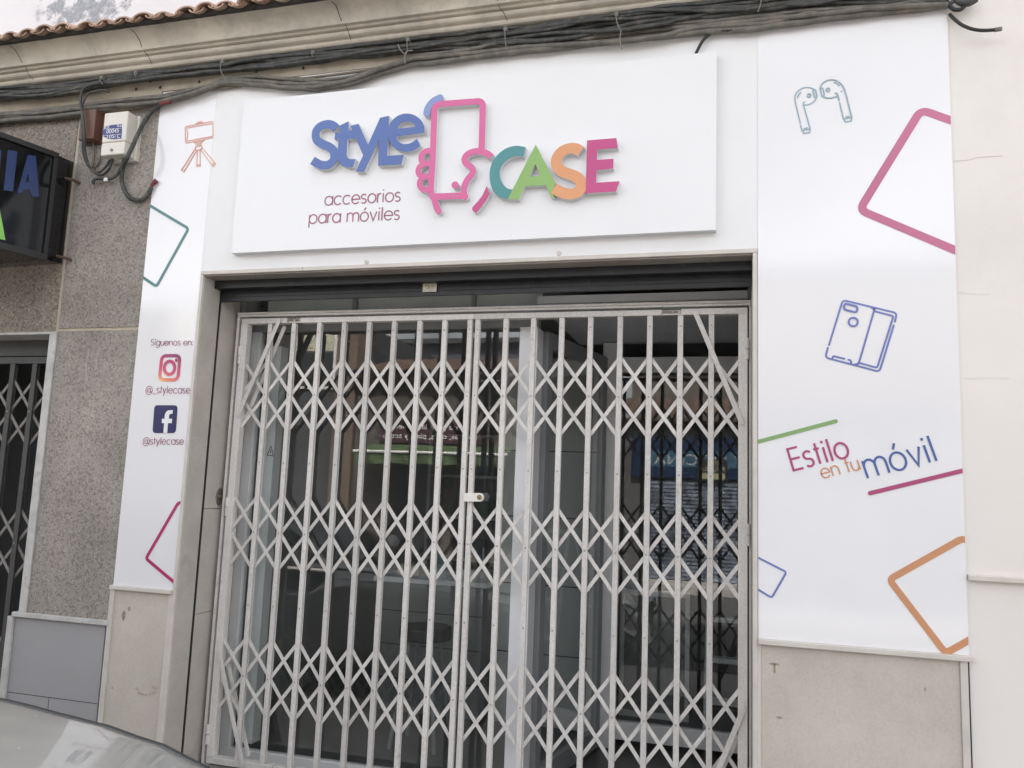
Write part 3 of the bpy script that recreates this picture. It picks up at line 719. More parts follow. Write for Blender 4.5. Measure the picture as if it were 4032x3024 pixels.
# hand and phone emblem
PH = []
left = [(1325, 1000), (1337, 700), (1345, 500), (1353, 300)]
outer = [(1318, 1010), (1337, 700), (1352, 248), (1774, 215), (1762, 640)]
kk[0] += 1
f = MB(); r = MB(); y = FY-.0003*kk[0]
Wp = .0318
def es(P, k, wd=Wp, caps='bb', sm=0):
    P = xz(C8(P), FY)
    if sm: P = smooth2(P, sm)
    f.stroke(P, wd, y-.0001*k, y+.002, False, caps); r.stroke(P, wd, y+.0021, BY-.0019, False, caps)
es(rounded(outer, 55), 0)
es([(1845, 702), (1805, 672), (1750, 656), (1690, 658), (1640, 680), (1614, 718), (1622, 752), (1658, 784), (1684, 812), (1680, 850), (1640, 900), (1613, 955), (1606, 1005), (1618, 1050)], 1, caps='br', sm=5)
es([(1322, 1050), (1460, 1046), (1612, 1040)], 2)
es([(1320, 1000), (1330, 1040), (1352, 1075), (1366, 1130), (1388, 1176)], 3, caps='br', sm=4)
for i, loop in enumerate(([(1340, 651), (1285, 652), (1250, 672), (1235, 708), (1243, 745), (1268, 762), (1340, 762)], [(1340, 764), (1275, 764), (1228, 785), (1210, 825), (1222, 860), (1258, 874), (1340, 872)], [(1335, 876), (1270, 878), (1232, 902), (1222, 945), (1244, 982), (1285, 992), (1330, 1000)])):
    es(loop, 4+i, wd=.0285, sm=4)
f.poly([xz(C8(ring_pts(1532, 950, 31, 32, 0)), FY)], y-.0012, y+.002); r.poly([xz(C8(ring_pts(1532, 950, 31, 32, 0)), FY)], y+.0021, BY-.0019)
em = f.build('hand_phone_emblem', PINK, sb); r.build('return', SIDE, em)
letter_poly('wrist_stroke', C8, [[(1805, 957), (1833, 1022)]+smooth2([(1833, 1022), (1800, 1080), (1755, 1145), (1715, 1190)], 3)[1:]+[(1690, 1180), (1678, 1160), (1682, 1142)]+smooth2([(1682, 1142), (1735, 1085), (1775, 1028), (1805, 957)], 3)[1:-1]], MAG)
letter_poly('letter', C1, [[(1040, 620), (1020, 705)]+smooth2([(1020, 705), (985, 697), (930, 702), (880, 727), (840, 770), (817, 820), (817, 880), (842, 940), (880, 978), (925, 990)], 3)[1:]+[(885, 1072)]+smooth2([(885, 1072), (820, 1058), (770, 1020), (737, 950), (726, 860), (742, 770), (790, 692), (860, 636), (930, 611), (985, 609), (1040, 620)], 3)[1:-1]], TEAL)
letter_poly('letter', C1, [[(1128, 597), (1298, 930), (1268, 1015), (1292, 1057), (1258, 1057), (1215, 952), (1035, 960), (980, 1074), (885, 1072), (925, 990)], [(1122, 765), (1168, 868), (1073, 880)]], GREEN)
letter_stroke('letter', C1, [([(1519, 657), (1478, 634), (1425, 630), (1355, 658), (1312, 715), (1312, 775), (1348, 825), (1415, 852), (1485, 880), (1522, 925), (1522, 975), (1488, 1013), (1425, 1028), (1350, 1010), (1284, 978)], False)], .0525, ORNG)
letter_poly('letter', C1, [[(1575, 562), (1830, 541), (1842, 626), (1663, 640), (1660, 732), (1805, 721), (1803, 805), (1656, 820), (1655, 930), (1857, 917), (1828, 1005), (1562, 1022)]], MAG)
px_text(sb, 'lettering', PLUM, C8, 'accesorios', (394, 1125), (1050, 1088), .0475, .0066, y=BY-.0032, sp=.22)
px_text(sb, 'lettering', PLUM, C8, 'para', (258, 1284), (528, 1272), .0475, .0066, y=BY-.0032, sp=.22)
px_text(sb, 'lettering', PLUM, C8, 'móviles', (588, 1270), (1042, 1247), .0475, .0066, y=BY-.0032, sp=.22)

# ------------------------------------------------------------------ roller shutter pulled up into the doorway head
rs = thing('roller_shutter', (1.45, .12, 2.55), 'dark rolled up metal shutter under the stone lintel of the shop doorway', 'shutter')
MB().box(.0205, 2.875, .0895, .10, 2.628, ZT-.0285).build('box_front', BLACKM, rs)
MB().box(.0205, 2.875, .1005, .154, 2.628, 2.634).build('box_underside', BLACKM, rs)
cu = MB().box(.0205, 2.875, .1545, .160, 2.592, 2.66).box(.0205, 2.875, .150, .166, 2.566, 2.5915)
cu.build('curtain', BLACKM, rs, bevel=.002)
q0 = at(1667, 1115, .149); q1 = at(1720, 1150, .149)
lk = MB().box(q0.x, q1.x, .140, .1495, q1.z, q0.z).build('lock_plate', mat('dusty_steel', (.52, .47, .39), rough=.5, var=.25, vs=40), rs, bevel=.003)
q = at(1681, 1129, .139); MB().disc((q.x, q.z), .0105, .134, .1395).build('lock_cylinder', BRASS, lk)

# ------------------------------------------------------------------ folding gate
GY = .283                      # front face of posts
HB = .1005
def make_gate(label, name, posts, zb, zt, bands, m, mbars, end_stile=None, y=GY, rivz=(), pw=.0268, bw=.0178, step=.0995, group=None, rail=True, rv=RIVET, parts_rivets=True):
    t = thing(name, ((posts[0]+posts[-1])/2, y, zb), label, 'folding gate', group)
    n_ = len(posts)
    for i, x in enumerate(posts):
        stile = (i == end_stile)
        mb = MB()
        wd = .042 if stile else pw
        if stile: mb.box(x-wd/2, x+wd/2, y-.004, y+.045, zb, zt)
        else:
            mb.box(x-wd/2, x+wd/2, y, y+.010, zb, zt)
            mb.box(x-wd/2+.001, x+wd/2-.001, y+.0215, y+.0275, zb, zt)
        o = mb.build('stile' if stile else 'post', m, t, bevel=.0025)
        if parts_rivets and not stile:
            rb = MB()
            for z in list(rivz)+[b for b in bands]:
                rb.disc((x+random.uniform(-.001, .001), z+random.uniform(-.002, .002)), .0042, y-.0022, y+.001, 10)
            rb.build('rivets', rv, o)
    for zc in bands:
        for i, x in enumerate(posts):
            for sgn, yy in ((-1, y+.0112), (1, y+.0162)):
                i0 = max(i-1, 0); i1 = min(i+1, n_-1)
                a = (posts[i0], zc-sgn*step*2*(1 if i0 != i else 0)/2*2/2) if i0 != i else (x, zc)
                a = (posts[i0], zc-sgn*2*HB) if i0 != i else (x, zc)
                c = (posts[i1], zc+sgn*2*HB) if i1 != i else (x, zc)
                jit = random.uniform(-.003, .003)
                MB().stroke([Vector((a[0], a[1]+jit)), Vector((c[0], c[1]-jit))], bw, yy, yy+.0042).build('lattice_bar', mbars, t)
    return t
LP = [.1005, .2629, .4146, .5735, .7252, .8756, 1.0232, 1.1710, 1.3134, 1.4552]
RP = [1.4981, 1.6522, 1.8000, 1.9492, 2.0971, 2.2470, 2.3941, 2.5429, 2.6903, 2.8370]
BANDS = [Z0-.639, Z0-1.396, Z0-2.158]
RZ = [Z0-.287, Z0-1.016, Z0-1.784]
GZB, GZT = .112, 2.466
GL_ = make_gate('cream folding lattice gate leaf left of the centre padlock', 'folding_gate', LP, GZB, GZT, BANDS, GATE, GATE, end_stile=0, rivz=RZ, group='two leaves of the shop gate')
GR_ = make_gate('cream folding lattice gate leaf right of the centre padlock', 'folding_gate', RP, GZB, GZT, BANDS, GATE, GATE, end_stile=9, rivz=RZ, group='two leaves of the shop gate')
YB = GY-.006
def brace(t, a, b, y0, y1): MB().bar((a.x, a.z), (b.x, b.z), .0235, y0, y1, rnd=True).build('brace', GATE, t, bevel=.0015)
brace(GL_, at(1100, 1262, YB), at(938, 1636, YB), YB-.006, YB-.001)
brace(GL_, at(1118, 1290, .322), at(968, 1645, .322), .322, .327)
brace(GL_, at(864, 2572, YB), at(955, 3003, YB), YB-.006, YB-.001)
brace(GL_, at(900, 2625, .322), at(976, 2970, .322), .322, .327)
brace(GR_, at(2736, 1226, YB), at(2921, 1664, YB), YB-.006, YB-.001)
brace(GR_, at(2928, 2791, YB), at(2800, 3100, YB), YB-.006, YB-.001)
brace(GR_, at(2905, 2905, .322), at(2800, 3110, .322), .322, .327)
# rails
rl = MB().box(.0795, .372, GY-.003, GY+.045, 2.4665, 2.497); rl.build('top_rail', GATE, GL_, bevel=.0025)
MB().box(.455, 1.4765, GY-.002, GY+.045, 2.4665, 2.496).build('top_rail', GATE, GL_, bevel=.0025)
MB().box(1.4775, 2.452, GY-.002, GY+.045, 2.4665, 2.496).build('top_rail', GATE, GR_, bevel=.0025)
MB().box(2.545, 2.858, GY-.003, GY+.045, 2.4665, 2.497).build('top_rail', GATE, GR_, bevel=.0025)
MB().box(.0795, .475, GY-.003, GY+.045, .078, .1115).build('bottom_rail', GATE, GL_, bevel=.0025)
MB().box(.482, 1.4765, GY-.003, GY+.045, .078, .1115).build('bottom_rail', GATE, GL_, bevel=.0025)
MB().box(1.4775, 2.858, GY-.003, GY+.045, .078, .1115).build('bottom_rail', GATE, GR_, bevel=.0025)
for t, xa, xb in ((GL_, .374, .4535), (GR_, 2.4535, 2.543)):
    bm = MB().box(xa, xb, GY+.008, GY+.03, 2.469, 2.494)
    b_ = bm.build('bolt_plate', GATE, t, bevel=.002)
    MB().tube([(xa+.004, GY+.002, 2.484), (xb-.012, GY+.002, 2.484)], .0055, 8).build('bolt', RIVET, b_)
    MB().tube([(xa+.05, GY+.0, 2.484), (xa+.05, GY-.014, 2.478)], .004, 8).build('bolt_knob', GATE, b_)
def hinge(t, x, z):
    o = MB().tube([(x, GY-.004, z+.002), (x, GY-.004, z+.052)], .0105, 10).build('hinge', GATE, t)
    MB().tube([(x, GY-.004, z-.050), (x, GY-.004, z-.002)], .0095, 10).build('hinge_pin', GATE, o)
for px, py in ((943, 1400), (893, 1995), (817, 2890)): q = at(px, py, GY); hinge(GL_, q.x+.004, q.z)
for px, py in ((2941, 1375), (2945, 2106)): q = at(px, py, GY); hinge(GR_, q.x, q.z)
# fixed frame of the gate
gf = bld
MB().box(.046, 2.874, GY+.004, .345, 2.509, 2.5205).box(.046, 2.874, GY-.001, .345, 2.5215, 2.534).build('head_rail', GATE, gf, bevel=.002)
MB().box(.046, .062, GY+.002, .345, .05, 2.5085).build('jamb', GATE, gf, bevel=.002)
MB().box(2.8655, 2.874, GY+.002, .345, .05, 2.5085).build('jamb', GATE, gf, bevel=.002)
MB().box(.046, 2.874, GY+.01, .345, .0, .049).build('floor_rail', GATE, gf, bevel=.002)
# centre padlock
pl = thing('gate_lock', (1.475, GY-.03, 1.27), 'bright steel lock plate with brass cylinder clamping the two gate leaves together', 'lock')
ly = GY-.018
a = at(1833, 1958, ly); c = at(1888, 1958, ly)
plate = MB(); hh = .0215
lp = [(a.x, a.z+hh), (a.x, a.z-hh)]+[(c.x+hh*math.cos(R(t_)), c.z+hh*math.sin(R(t_))) for t_ in range(-90, 91, 15)]
plate.poly([lp], ly, ly+.016).build('plate', CHROME, pl, bevel=.003)
MB().disc((c.x, c.z), .0135, ly-.004, ly-.0002, 20).build('cylinder', BRASS, pl, bevel=.001)
MB().box(c.x-.0015, c.x+.0015, ly-.0046, ly-.0041, c.z-.009, c.z+.0).build('keyhole', SOOT, pl)
MB().box(a.x-.010, a.x-.0005, ly+.002, ly+.06, a.z-hh, a.z+hh).build('clamp', CHROME, pl, bevel=.002)
MB().disc((c.x+.022, c.z+.002), .0215, ly+.0165, ly+.05, 20).build('lock_body', mat('dark_steel', (.10, .10, .11), rough=.3, metal=.8), pl, bevel=.003)
# round lock in the left reveal
dk = thing('shutter_lock', (.02, .27, 1.4), 'round dull metal shutter lock let into the left stone reveal', 'lock')
q = at_x(876, 1955, .021); q.y -= .03
mb = MB()
rim = [(q.x, q.y+.042*math.cos(k*.3142)*.75, q.z+.048*math.sin(k*.3142)) for k in range(20)]; b0 = len(mb.v)
mb.v += rim+[(p_[0]+.006, p_[1], p_[2]) for p_ in rim]
for k in range(20): mb.f.append((k, (k+1) % 20, 20+(k+1) % 20, 20+k))
mb.f.append(tuple(range(20))); mb.f.append(tuple(range(39, 19, -1)))
mb.build('disc', mat('worn_zinc', (.32, .29, .26), rough=.35, metal=.7, var=.2, vs=30), dk, bevel=.001)
MB().tube([(q.x+.005, q.y, q.z), (q.x+.016, q.y, q.z)], .012, 10).build('key_boss', BRASS, dk)

# ------------------------------------------------------------------ shop window, recessed entrance, interior
YG = .46
sw = thing('shop_window', (.9, YG, .05), 'white framed shop window behind the left half of the gate reflecting the street', 'window')
fr = MB().box(.045, .105, YG-.02, YG+.03, .048, 2.45).box(.1055, 1.69, YG-.02, YG+.03, .048, .112)
fr.build('frame', ALU, sw, bevel=.003)
tb = MB().box(.045, 1.79, YG-.02, YG+.03, 2.4505, 2.50); tb.build('transom_bar', ALUD, sw, bevel=.002)
MB().box(.107, 1.689, YG, YG+.006, .113, 2.4495).build('pane', GLASS, sw)
ml = MB()
for px in (1399, 1866): q = at(px, 1215, YG); ml.box(q.x-.012, q.x+.012, YG-.015, YG+.02, 2.501, 2.76)
ml.build('mullion', ALUD, sw, bevel=.002)
MB().box(.05, 1.79, YG+.001, YG+.007, 2.5015, 2.76).build('transom_pane', GLASS, sw)
MB().box(.12, at(2135, 1190, .47).x, .470, .48, 2.534, 2.765).build('transom_panel', wh, sw)  # pale board added close behind the glass to lighten the transom
MB().box(at(1030, 1230, .47).x, at(2058, 1212, .47).x, .468, .48, 2.46, 2.533).build('transom_panel', BLACKM, sw)
# second window, set back in the entrance
YR = 1.5
rw = thing('entrance_window', (2.45, YR, .05), 'shop window set back in the entrance recess behind the right gate leaf', 'window')
MB().box(2.09, 2.86, YR-.02, YR+.03, .10, .205).box(2.09, 2.86, YR-.02, YR+.03, 2.36, 2.46).build('frame', ALU, rw, bevel=.003)
MB().box(2.09, 2.86, YR, YR+.006, .206, 2.3595).build('pane', GLASS, rw)
MB().box(1.975, 2.089, YR-.05, YR+.08, .05, 2.55).build('pillar', mat('grey_white_pillar', (.72, .71, .70), rough=.5, var=.06, vs=3), rw, bevel=.004)
# oblique glass door between column and pillar
gdx = thing('glass_door', (1.88, .95, .05), 'oblique glazed shop door between the white column and grey pillar', 'door')
def oblique(mb, t0, t1, z0, z1, th=.02):
    A = Vector((1.80, .56)); B = Vector((1.99, YR-.06)); d = B-A; nn = Vector((-d.y, d.x)).normalized()*th
    p = A+d*t0; q = A+d*t1; b = len(mb.v)
    for z in (z0, z1):
        for v in (p-nn, q-nn, q+nn, p+nn): mb.v.append((v.x, v.y, z))
    for fc in ((0, 1, 2, 3), (7, 6, 5, 4), (0, 4, 5, 1), (1, 5, 6, 2), (2, 6, 7, 3), (3, 7, 4, 0)): mb.f.append(tuple(b+i for i in fc))
    return mb
fo_ = MB(); oblique(fo_, 0, .07, .06, 2.45); oblique(fo_, .93, 1, .06, 2.45); oblique(fo_, .0705, .9295, .06, .17); oblique(fo_, .0705, .9295, 2.36, 2.45)
fo_.build('frame', ALUD, gdx, bevel=.003)
oblique(MB(), .071, .929, .171, 2.359, .003).build('pane', GLASS, gdx)
MB().tube([(1.965, 1.30, .9), (1.93, 1.305, .9), (1.93, 1.305, 1.2), (1.965, 1.30, 1.2)], .009, 8).build('handle', ALU, gdx)
col = tag(MB().box(1.692, 1.790, YG-.04, YG+.10, .02, 2.45).build('column', mat('white_column_paint', (.84, .83, .84), rough=.45, var=.03), None, bevel=.004), 'smooth white square column between shop window and oblique door behind the gate', 'column')
# rooms: lining kept as parts of the building
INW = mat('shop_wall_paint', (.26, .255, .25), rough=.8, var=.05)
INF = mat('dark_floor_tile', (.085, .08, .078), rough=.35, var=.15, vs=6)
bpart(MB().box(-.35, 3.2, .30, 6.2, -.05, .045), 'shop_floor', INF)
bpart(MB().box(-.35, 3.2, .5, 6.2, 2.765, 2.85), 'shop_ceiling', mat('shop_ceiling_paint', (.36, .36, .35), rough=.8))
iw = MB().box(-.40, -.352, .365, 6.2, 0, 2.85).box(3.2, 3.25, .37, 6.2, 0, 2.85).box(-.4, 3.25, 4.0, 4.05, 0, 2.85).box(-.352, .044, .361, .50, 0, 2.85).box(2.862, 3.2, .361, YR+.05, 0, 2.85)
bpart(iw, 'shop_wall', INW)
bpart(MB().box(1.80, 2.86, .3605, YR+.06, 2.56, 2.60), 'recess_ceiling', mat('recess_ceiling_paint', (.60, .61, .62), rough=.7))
# interior things
dp = tag(MB().box(.135, .20, .52, .60, .12, 2.38).build('display_stand', wh, None, bevel=.003), 'narrow white upright display stand just inside the left edge of the shop window', 'display stand')
ct = thing('shop_counter', (1.2, 2.0, .05), 'long pale counter with dark plank front inside the shop window', 'counter')
MB().box(.45, 1.2, 1.55, 2.1, .09, .93).build('body', mat('counter_grey', (.22, .22, .215), rough=.6, var=.05), ct, bevel=.004)
MB().box(.42, 1.23, 1.52, 2.13, .932, .965).build('top', wh, ct, bevel=.004)
for z in (.30, .52, .74): MB().box(.452, 1.198, 1.5465, 1.5495, z, z+.006).build('groove', SOOT, ct)
bx_ = [((.60, 1.75, .966), (.16, .12, .07), (.5, .45, .36), 'small cream cardboard box on the counter inside the window'), ((.85, 1.70, .966), (.10, .10, .15), (.10, .22, .25), 'small teal box on the counter inside the window'), ((1.06, 1.85, .966), (.20, .14, .05), (.55, .52, .48), 'flat white carton on the counter beside the teal box')]
for c_, s_, col_, lb in bx_:
    t = thing('carton', c_, lb, 'box', 'cartons on the counter')
    m_ = mat('carton_%d' % len(MATS), col_, rough=.7)
    MB().box(c_[0]-s_[0]/2, c_[0]+s_[0]/2, c_[1]-s_[1]/2, c_[1]+s_[1]/2, c_[2], c_[2]+s_[2]*.72).build('body', m_, t)
    MB().box(c_[0]-s_[0]/2-.004, c_[0]+s_[0]/2+.004, c_[1]-s_[1]/2-.004, c_[1]+s_[1]/2+.004, c_[2]+s_[2]*.725, c_[2]+s_[2]).build('lid', m_, t)
sg = thing('stool', (.98, 1.1, .05), 'dark padded stool standing in front of the counter inside', 'stool')
MB().disc((0, 0), .15, 0, .06, 20)
def hdisc(cx, cy, r_, z0, z1, n=18):
    mb = MB(); lp = [(cx+r_*math.cos(2*math.pi*k/n), cy+r_*math.sin(2*math.pi*k/n)) for k in range(n)]
    mb.v = [(p_[0], p_[1], z0) for p_ in lp]+[(p_[0], p_[1], z1) for p_ in lp]
    for k in range(n): mb.f.append((k, (k+1) % n, n+(k+1) % n, n+k))
    mb.f.append(tuple(range(n))); mb.f.append(tuple(range(n, 2*n))); return mb
hdisc(.98, 1.1, .16, .66, .74).build('seat', BLACK, sg, bevel=.015)
for k in range(4):
    a_ = math.pi/4+k*math.pi/2
    MB().tube([(.98+.10*math.cos(a_), 1.1+.10*math.sin(a_), .66), (.98+.20*math.cos(a_), 1.1+.20*math.sin(a_), .047)], .013, 8).build('leg', ALUD, sg)
sh = thing('display_shelf', (.5, 3.6, .05), 'tall white shelf unit with small goods at the back of the shop', 'shelf')
for x_ in (.0, 1.56): MB().box(x_, x_+.03, 3.5, 3.85, .046, 2.2).build('upright', wh, sh)
MB().box(.031, 1.559, 3.83, 3.85, .046, 2.2).build('back', INW, sh)
for k in range(6): MB().box(.031, 1.559, 3.5, 3.829, .15+k*.38, .175+k*.38).build('board', wh, sh)
gc = [(.5, .12, .10), (.1, .2, .25), (.5, .45, .3), (.08, .08, .1), (.4, .1, .2), (.15, .3, .2)]
gm = [mat('goods_%d' % i, c_, rough=.5) for i, c_ in enumerate(gc)]
for k in range(1, 5):
    for j in range(8):
        if random.random() < .75:
            x_ = .1+j*.18+random.uniform(-.02, .02); z_ = .176+k*.38; h_ = random.uniform(.10, .24)
            o = MB().box(x_, x_+.11, 3.58, 3.66, z_, z_+h_).build('goods_box', random.choice(gm), None, bevel=.004)
            tag(o, 'small coloured goods box standing on the back shelf inside the shop', 'box', 'goods on the back shelf')
pt = thing('added_pale_board', (1.6, 2.0, .05), 'pale panelled board added inside to lighten the gap behind the oblique glass door', 'divider')  # added board, brightens the dark gap between column and pillar
MB().box(1.25, 1.93, 1.75, 1.79, .046, 2.5).build('board', mat('added_board_grey', (.62, .61, .59), rough=.6, var=.06), pt)
for z in (.5, .95, 1.4, 1.85): MB().box(1.251, 1.929, 1.7475, 1.7495, z, z+.007).build('groove', SOOT, pt)
pc = thing('display_cabinet', (2.2, 2.3, .05), 'low pale display cabinet with framed front behind the entrance window', 'cabinet')
MB().box(2.02, 2.50, 2.2, 2.6, .046, .92).build('body', mat('cabinet_grey', (.20, .20, .19), rough=.5), pc, bevel=.004)
MB().box(2.02, 2.50, 2.185, 2.199, .88, .92).box(2.02, 2.05, 2.185, 2.199, .10, .88).box(2.47, 2.50, 2.185, 2.199, .10, .88).box(2.02, 2.50, 2.185, 2.199, .06, .10).build('front_frame', wh, pc)
ld = thing('step_ladder', (2.78, 1.9, .05), 'pale aluminium step ladder standing inside at the right of the entrance window', 'ladder')
for x_ in (2.62, 3.0):
    MB().tube([(x_, 1.75, .047), (x_+.02, 2.0, 1.35)], .015, 6).build('rail', ALU, ld)
    MB().tube([(x_, 2.45, .047), (x_+.02, 2.05, 1.33)], .012, 6).build('back_leg', ALU, ld)
for k in range(5):
    t_ = (k+1)/5.3; MB().box(2.635, 3.0, 1.75+.25*t_-.04, 1.75+.25*t_+.04, .05+1.3*t_, .05+1.3*t_+.03).build('step', ALU, ld)
# warning sticker on the pane
wt = thing('warning_sticker', at(1065, 1775, YG-.002), 'small dark triangular warning sticker on the shop window left of centre', 'sticker')
C = crop(700, 1650, .5425)
MB().stroke(xz(C([(678, 195), (650, 262), (694, 268)]), YG), .004, YG-.0015, YG-.0002, True).build('border', BLACK, wt)
MB().stroke(xz(C([(676, 222), (673, 248)]), YG), .004, YG-.0015, YG-.0002).build('mark', BLACK, wt)

# ------------------------------------------------------------------ gate of the side doorway on the far left
C = crop(0, 1150, .4521)
gy = .13
xa = at(36, 1557, gy).x; xb = at(123, 1557, gy).x; sp_ = xb-xa
posts = [xa-sp_*k for k in range(6, 0, -1)]+[xa, xb, xb+sp_]
zr = at(76, 1620, gy).z; z2 = at(40, 2073, gy).z
sg2 = make_gate('dark grey folding gate with pale lattice bars in the doorway on the far left', 'folding_gate', posts, .05, 2.22, [zr, zr-.76, zr-1.46], GATED, GATEDL, y=gy, pw=.036, bw=.017)
MB().box(posts[0], -.975, gy, gy+.05, 2.2205, 2.26).build('top_rail', GATED, sg2)
MB().box(-2.6, -.98, gy+.02, gy+.10, 2.27, 2.365).build('head_box', GATED, sg2)

# ------------------------------------------------------------------ black light box sign on the left
lb = thing('light_box_sign', (-1.1, -.2, 2.8), 'black angled light box sign with blue letters projecting from the left wall', 'sign')
BXM = mat('black_acrylic', (.006, .0065, .008), rough=.06, var=.1, spec=.42)
FRM = mat('black_painted_frame', (.007, .007, .008), rough=.45, var=.2, vs=10)
x_r, d_r = -.915, -.15; x_l, d_l = -1.105, -.80
zt_, zb_ = 3.375, 2.762
def fpt(t, z, off=0.):
    """point on the oblique front, t=0 at the right end"""
    d = Vector((x_l-x_r, d_l-d_r)); nn = Vector((-d.y, d.x)).normalized()
    if nn.x < 0: nn = -nn
    return (x_r+d.x*t+nn.x*off, d_r+d.y*t+nn.y*off, z)
mb = MB(); b0 = 0
for z in (zb_, zt_): mb.v += [(-.947, .0, z+.02), fpt(0, z), fpt(1, z), (-2.3, -.80, z), (-2.3, .0, z)]
mb.f = [(0, 1, 2, 3, 4), (9, 8, 7, 6, 5)]+[(i, (i+1) % 5, 5+(i+1) % 5, 5+i) for i in range(5)]
mb.build('case', BXM, lb)
def fquad(mb, t0, t1, z0, z1, off=.006):
    b = len(mb.v); mb.v += [fpt(t0, z0, .0004), fpt(t1, z0, .0004), fpt(t1, z1, .0004), fpt(t0, z1, .0004), fpt(t0, z0, off), fpt(t1, z0, off), fpt(t1, z1, off), fpt(t0, z1, off)]
    for fc in ((0, 1, 2, 3), (7, 6, 5, 4), (0, 4, 5, 1), (1, 5, 6, 2), (2, 6, 7, 3), (3, 7, 4, 0)): mb.f.append(tuple(b+i for i in fc))
fm = MB(); fquad(fm, -.005, 1.0, zt_-.022, zt_+.008, .016); fquad(fm, -.005, 1.0, zb_-.008, zb_+.03, .016); fquad(fm, -.005, .028, zb_+.0305, zt_-.0225, .015)
fm.build('frame', FRM, lb, bevel=.002)
LBB = mat('light_box_blue', (.016, .036, .12), rough=.25, var=.1); LBG = mat('light_box_green', (.22, .50, .10), rough=.3, var=.05)
def face_hit(px, py):
    """where the sight line of a photo pixel meets the oblique front -> (t,z)"""
    d = CF+CR*((px-2016)/F)+CU*((1512-py)/F)
    e_ = Vector((x_l-x_r, d_l-d_r)); nn = Vector((-e_.y, e_.x))
    s_ = (nn.x*(x_r-CP.x)+nn.y*(d_r-CP.y))/(nn.x*d.x+nn.y*d.y); p_ = CP+d*s_
    return ((p_.x-x_r)/e_.x, p_.z)
def fpoly(loops, m, name, off=.003):
    C = crop(0, 350, .4822)
    lp = [[face_hit(*q) for q in C(l)] for l in loops]
    tri = tessellate_polygon([[Vector((p_[0], p_[1], 0)) for p_ in l] for l in lp]); mb = MB()
    flat = [p_ for l in lp for p_ in l]; mb.v = [fpt(p_[0], p_[1], off) for p_ in flat]+[fpt(p_[0], p_[1], .0004) for p_ in flat]; n_ = len(flat)
    mb.f = [tuple(t) for t in tri]+[tuple(n_+i for i in reversed(t)) for t in tri]; k = 0
    for l in lp:
        for i in range(len(l)): j = (i+1) % len(l); mb.f.append((k+i, k+j, n_+k+j, n_+k+i))
        k += len(l)
    return mb.build(name, m, lb)
fpoly([[(62, 500), (140, 512), (104, 838), (28, 828)]], LBB, 'letter')
fpoly([[(225, 540), (290, 548), (318, 880), (262, 880), (238, 822), (188, 822), (180, 850), (140, 850)], [(228, 690), (205, 765), (238, 765)]], LBB, 'letter')
fpoly([[(-30, 495), (10, 500), (-20, 820), (-60, 818)]], LBB, 'letter')
fpoly([[(-60, 900), (-10, 960), (20, 1110), (42, 1235), (-60, 1215)]], LBG, 'green_shape')
for z in (zt_-.10, zb_+.05):
    MB().tube([(x_r-.03, -.06, z), (x_r+.025, -.045, z-.01), (x_r+.03, .0, z-.012)], .009, 8).build('bracket', mat('rusty_steel_%d' % int(z*10), (.10, .06, .045), rough=.8), lb)

# ------------------------------------------------------------------ meter box and junction box
mbx = thing('meter_box', at(455, 520, -.10), 'cream plastic meter box with torn navy number sticker beside the vinyl panel', 'meter box')
C = crop(0, 0, .4521)
my = -.105
a = at(*C([(908, 985)])[0], my); b_ = at(*C([(1112, 965)])[0], my); c = at(*C([(1085, 1345)])[0], my); d_ = at(*C([(878, 1350)])[0], my)
mx0 = (a.x+d_.x)/2; mx1 = (b_.x+c.x)/2; mz1 = (a.z+b_.z)/2; mz0 = (c.z+d_.z)/2; zsplit = mz0+(mz1-mz0)*.30
MB().box(mx0, mx1, my, -.03, mz0, zsplit-.001).build('lower_cover', BOXW, mbx, bevel=.006)
MB().box(mx0, mx1, my, -.03, zsplit+.001, mz1).build('upper_cover', BOXW, mbx, bevel=.006)
MB().box(mx0-.006, mx1+.014, -.0295, .0, mz0-.01, mz1+.004).build('back_box', BOXW, mbx, bevel=.004)
MB().disc(((mx0*.53+mx1*.47), mz0+.028), .008, my-.005, my-.0005, 14).build('screw', CLIP, mbx)
C2 = crop(0, 350, .4822)
stk = [(842, 312), (905, 296), (935, 292), (993, 283), (996, 345), (990, 405), (935, 412), (880, 408), (845, 388), (838, 350)]
MB().poly([xz(C2(stk), my-.001)], my-.0012, my-.0003).build('sticker', NAVY, mbx)
def font_mesh(txt, name, m, parent, origin, height, mirror=False, facing=-1, y=0., bold=False, width=None):
    cu_ = bpy.data.curves.new(name, 'FONT'); cu_.body = txt; cu_.size = 1; cu_.extrude = .0
    ob = bpy.data.objects.new(name+'_tmp', cu_); COL.objects.link(ob)
    dg = bpy.context.evaluated_depsgraph_get(); dg.update()
    me = bpy.data.meshes.new_from_object(ob.evaluated_get(dg)); COL.objects.unlink(ob); bpy.data.objects.remove(ob)
    xs = [v.co.x for v in me.vertices]; ys = [v.co.y for v in me.vertices]
    h0 = max(ys)-min(ys); w0 = max(xs)-min(xs); k = height/h0; kx = k if width is None else width/w0
    for v in me.vertices:
        x_ = (v.co.x-min(xs))*kx; z_ = (v.co.y-min(ys))*k
        v.co = (origin[0]-facing*x_*(1), y, origin[1]+z_)
    me.materials.append(m); o = bpy.data.objects.new(name, me); COL.objects.link(o)
    if parent: o.parent = parent; o.matrix_parent_inverse = parent.matrix_world.inverted()
    return o
def stext(txt, a, b, hpx):
    p_ = xz(C2([a, b]), my-.0015); font_mesh(txt, 'sticker_text', PAPER, mbx, p_[0], hpx*.4822*.00172, facing=-1, y=my-.0016, width=abs(p_[1][0]-p_[0][0]))
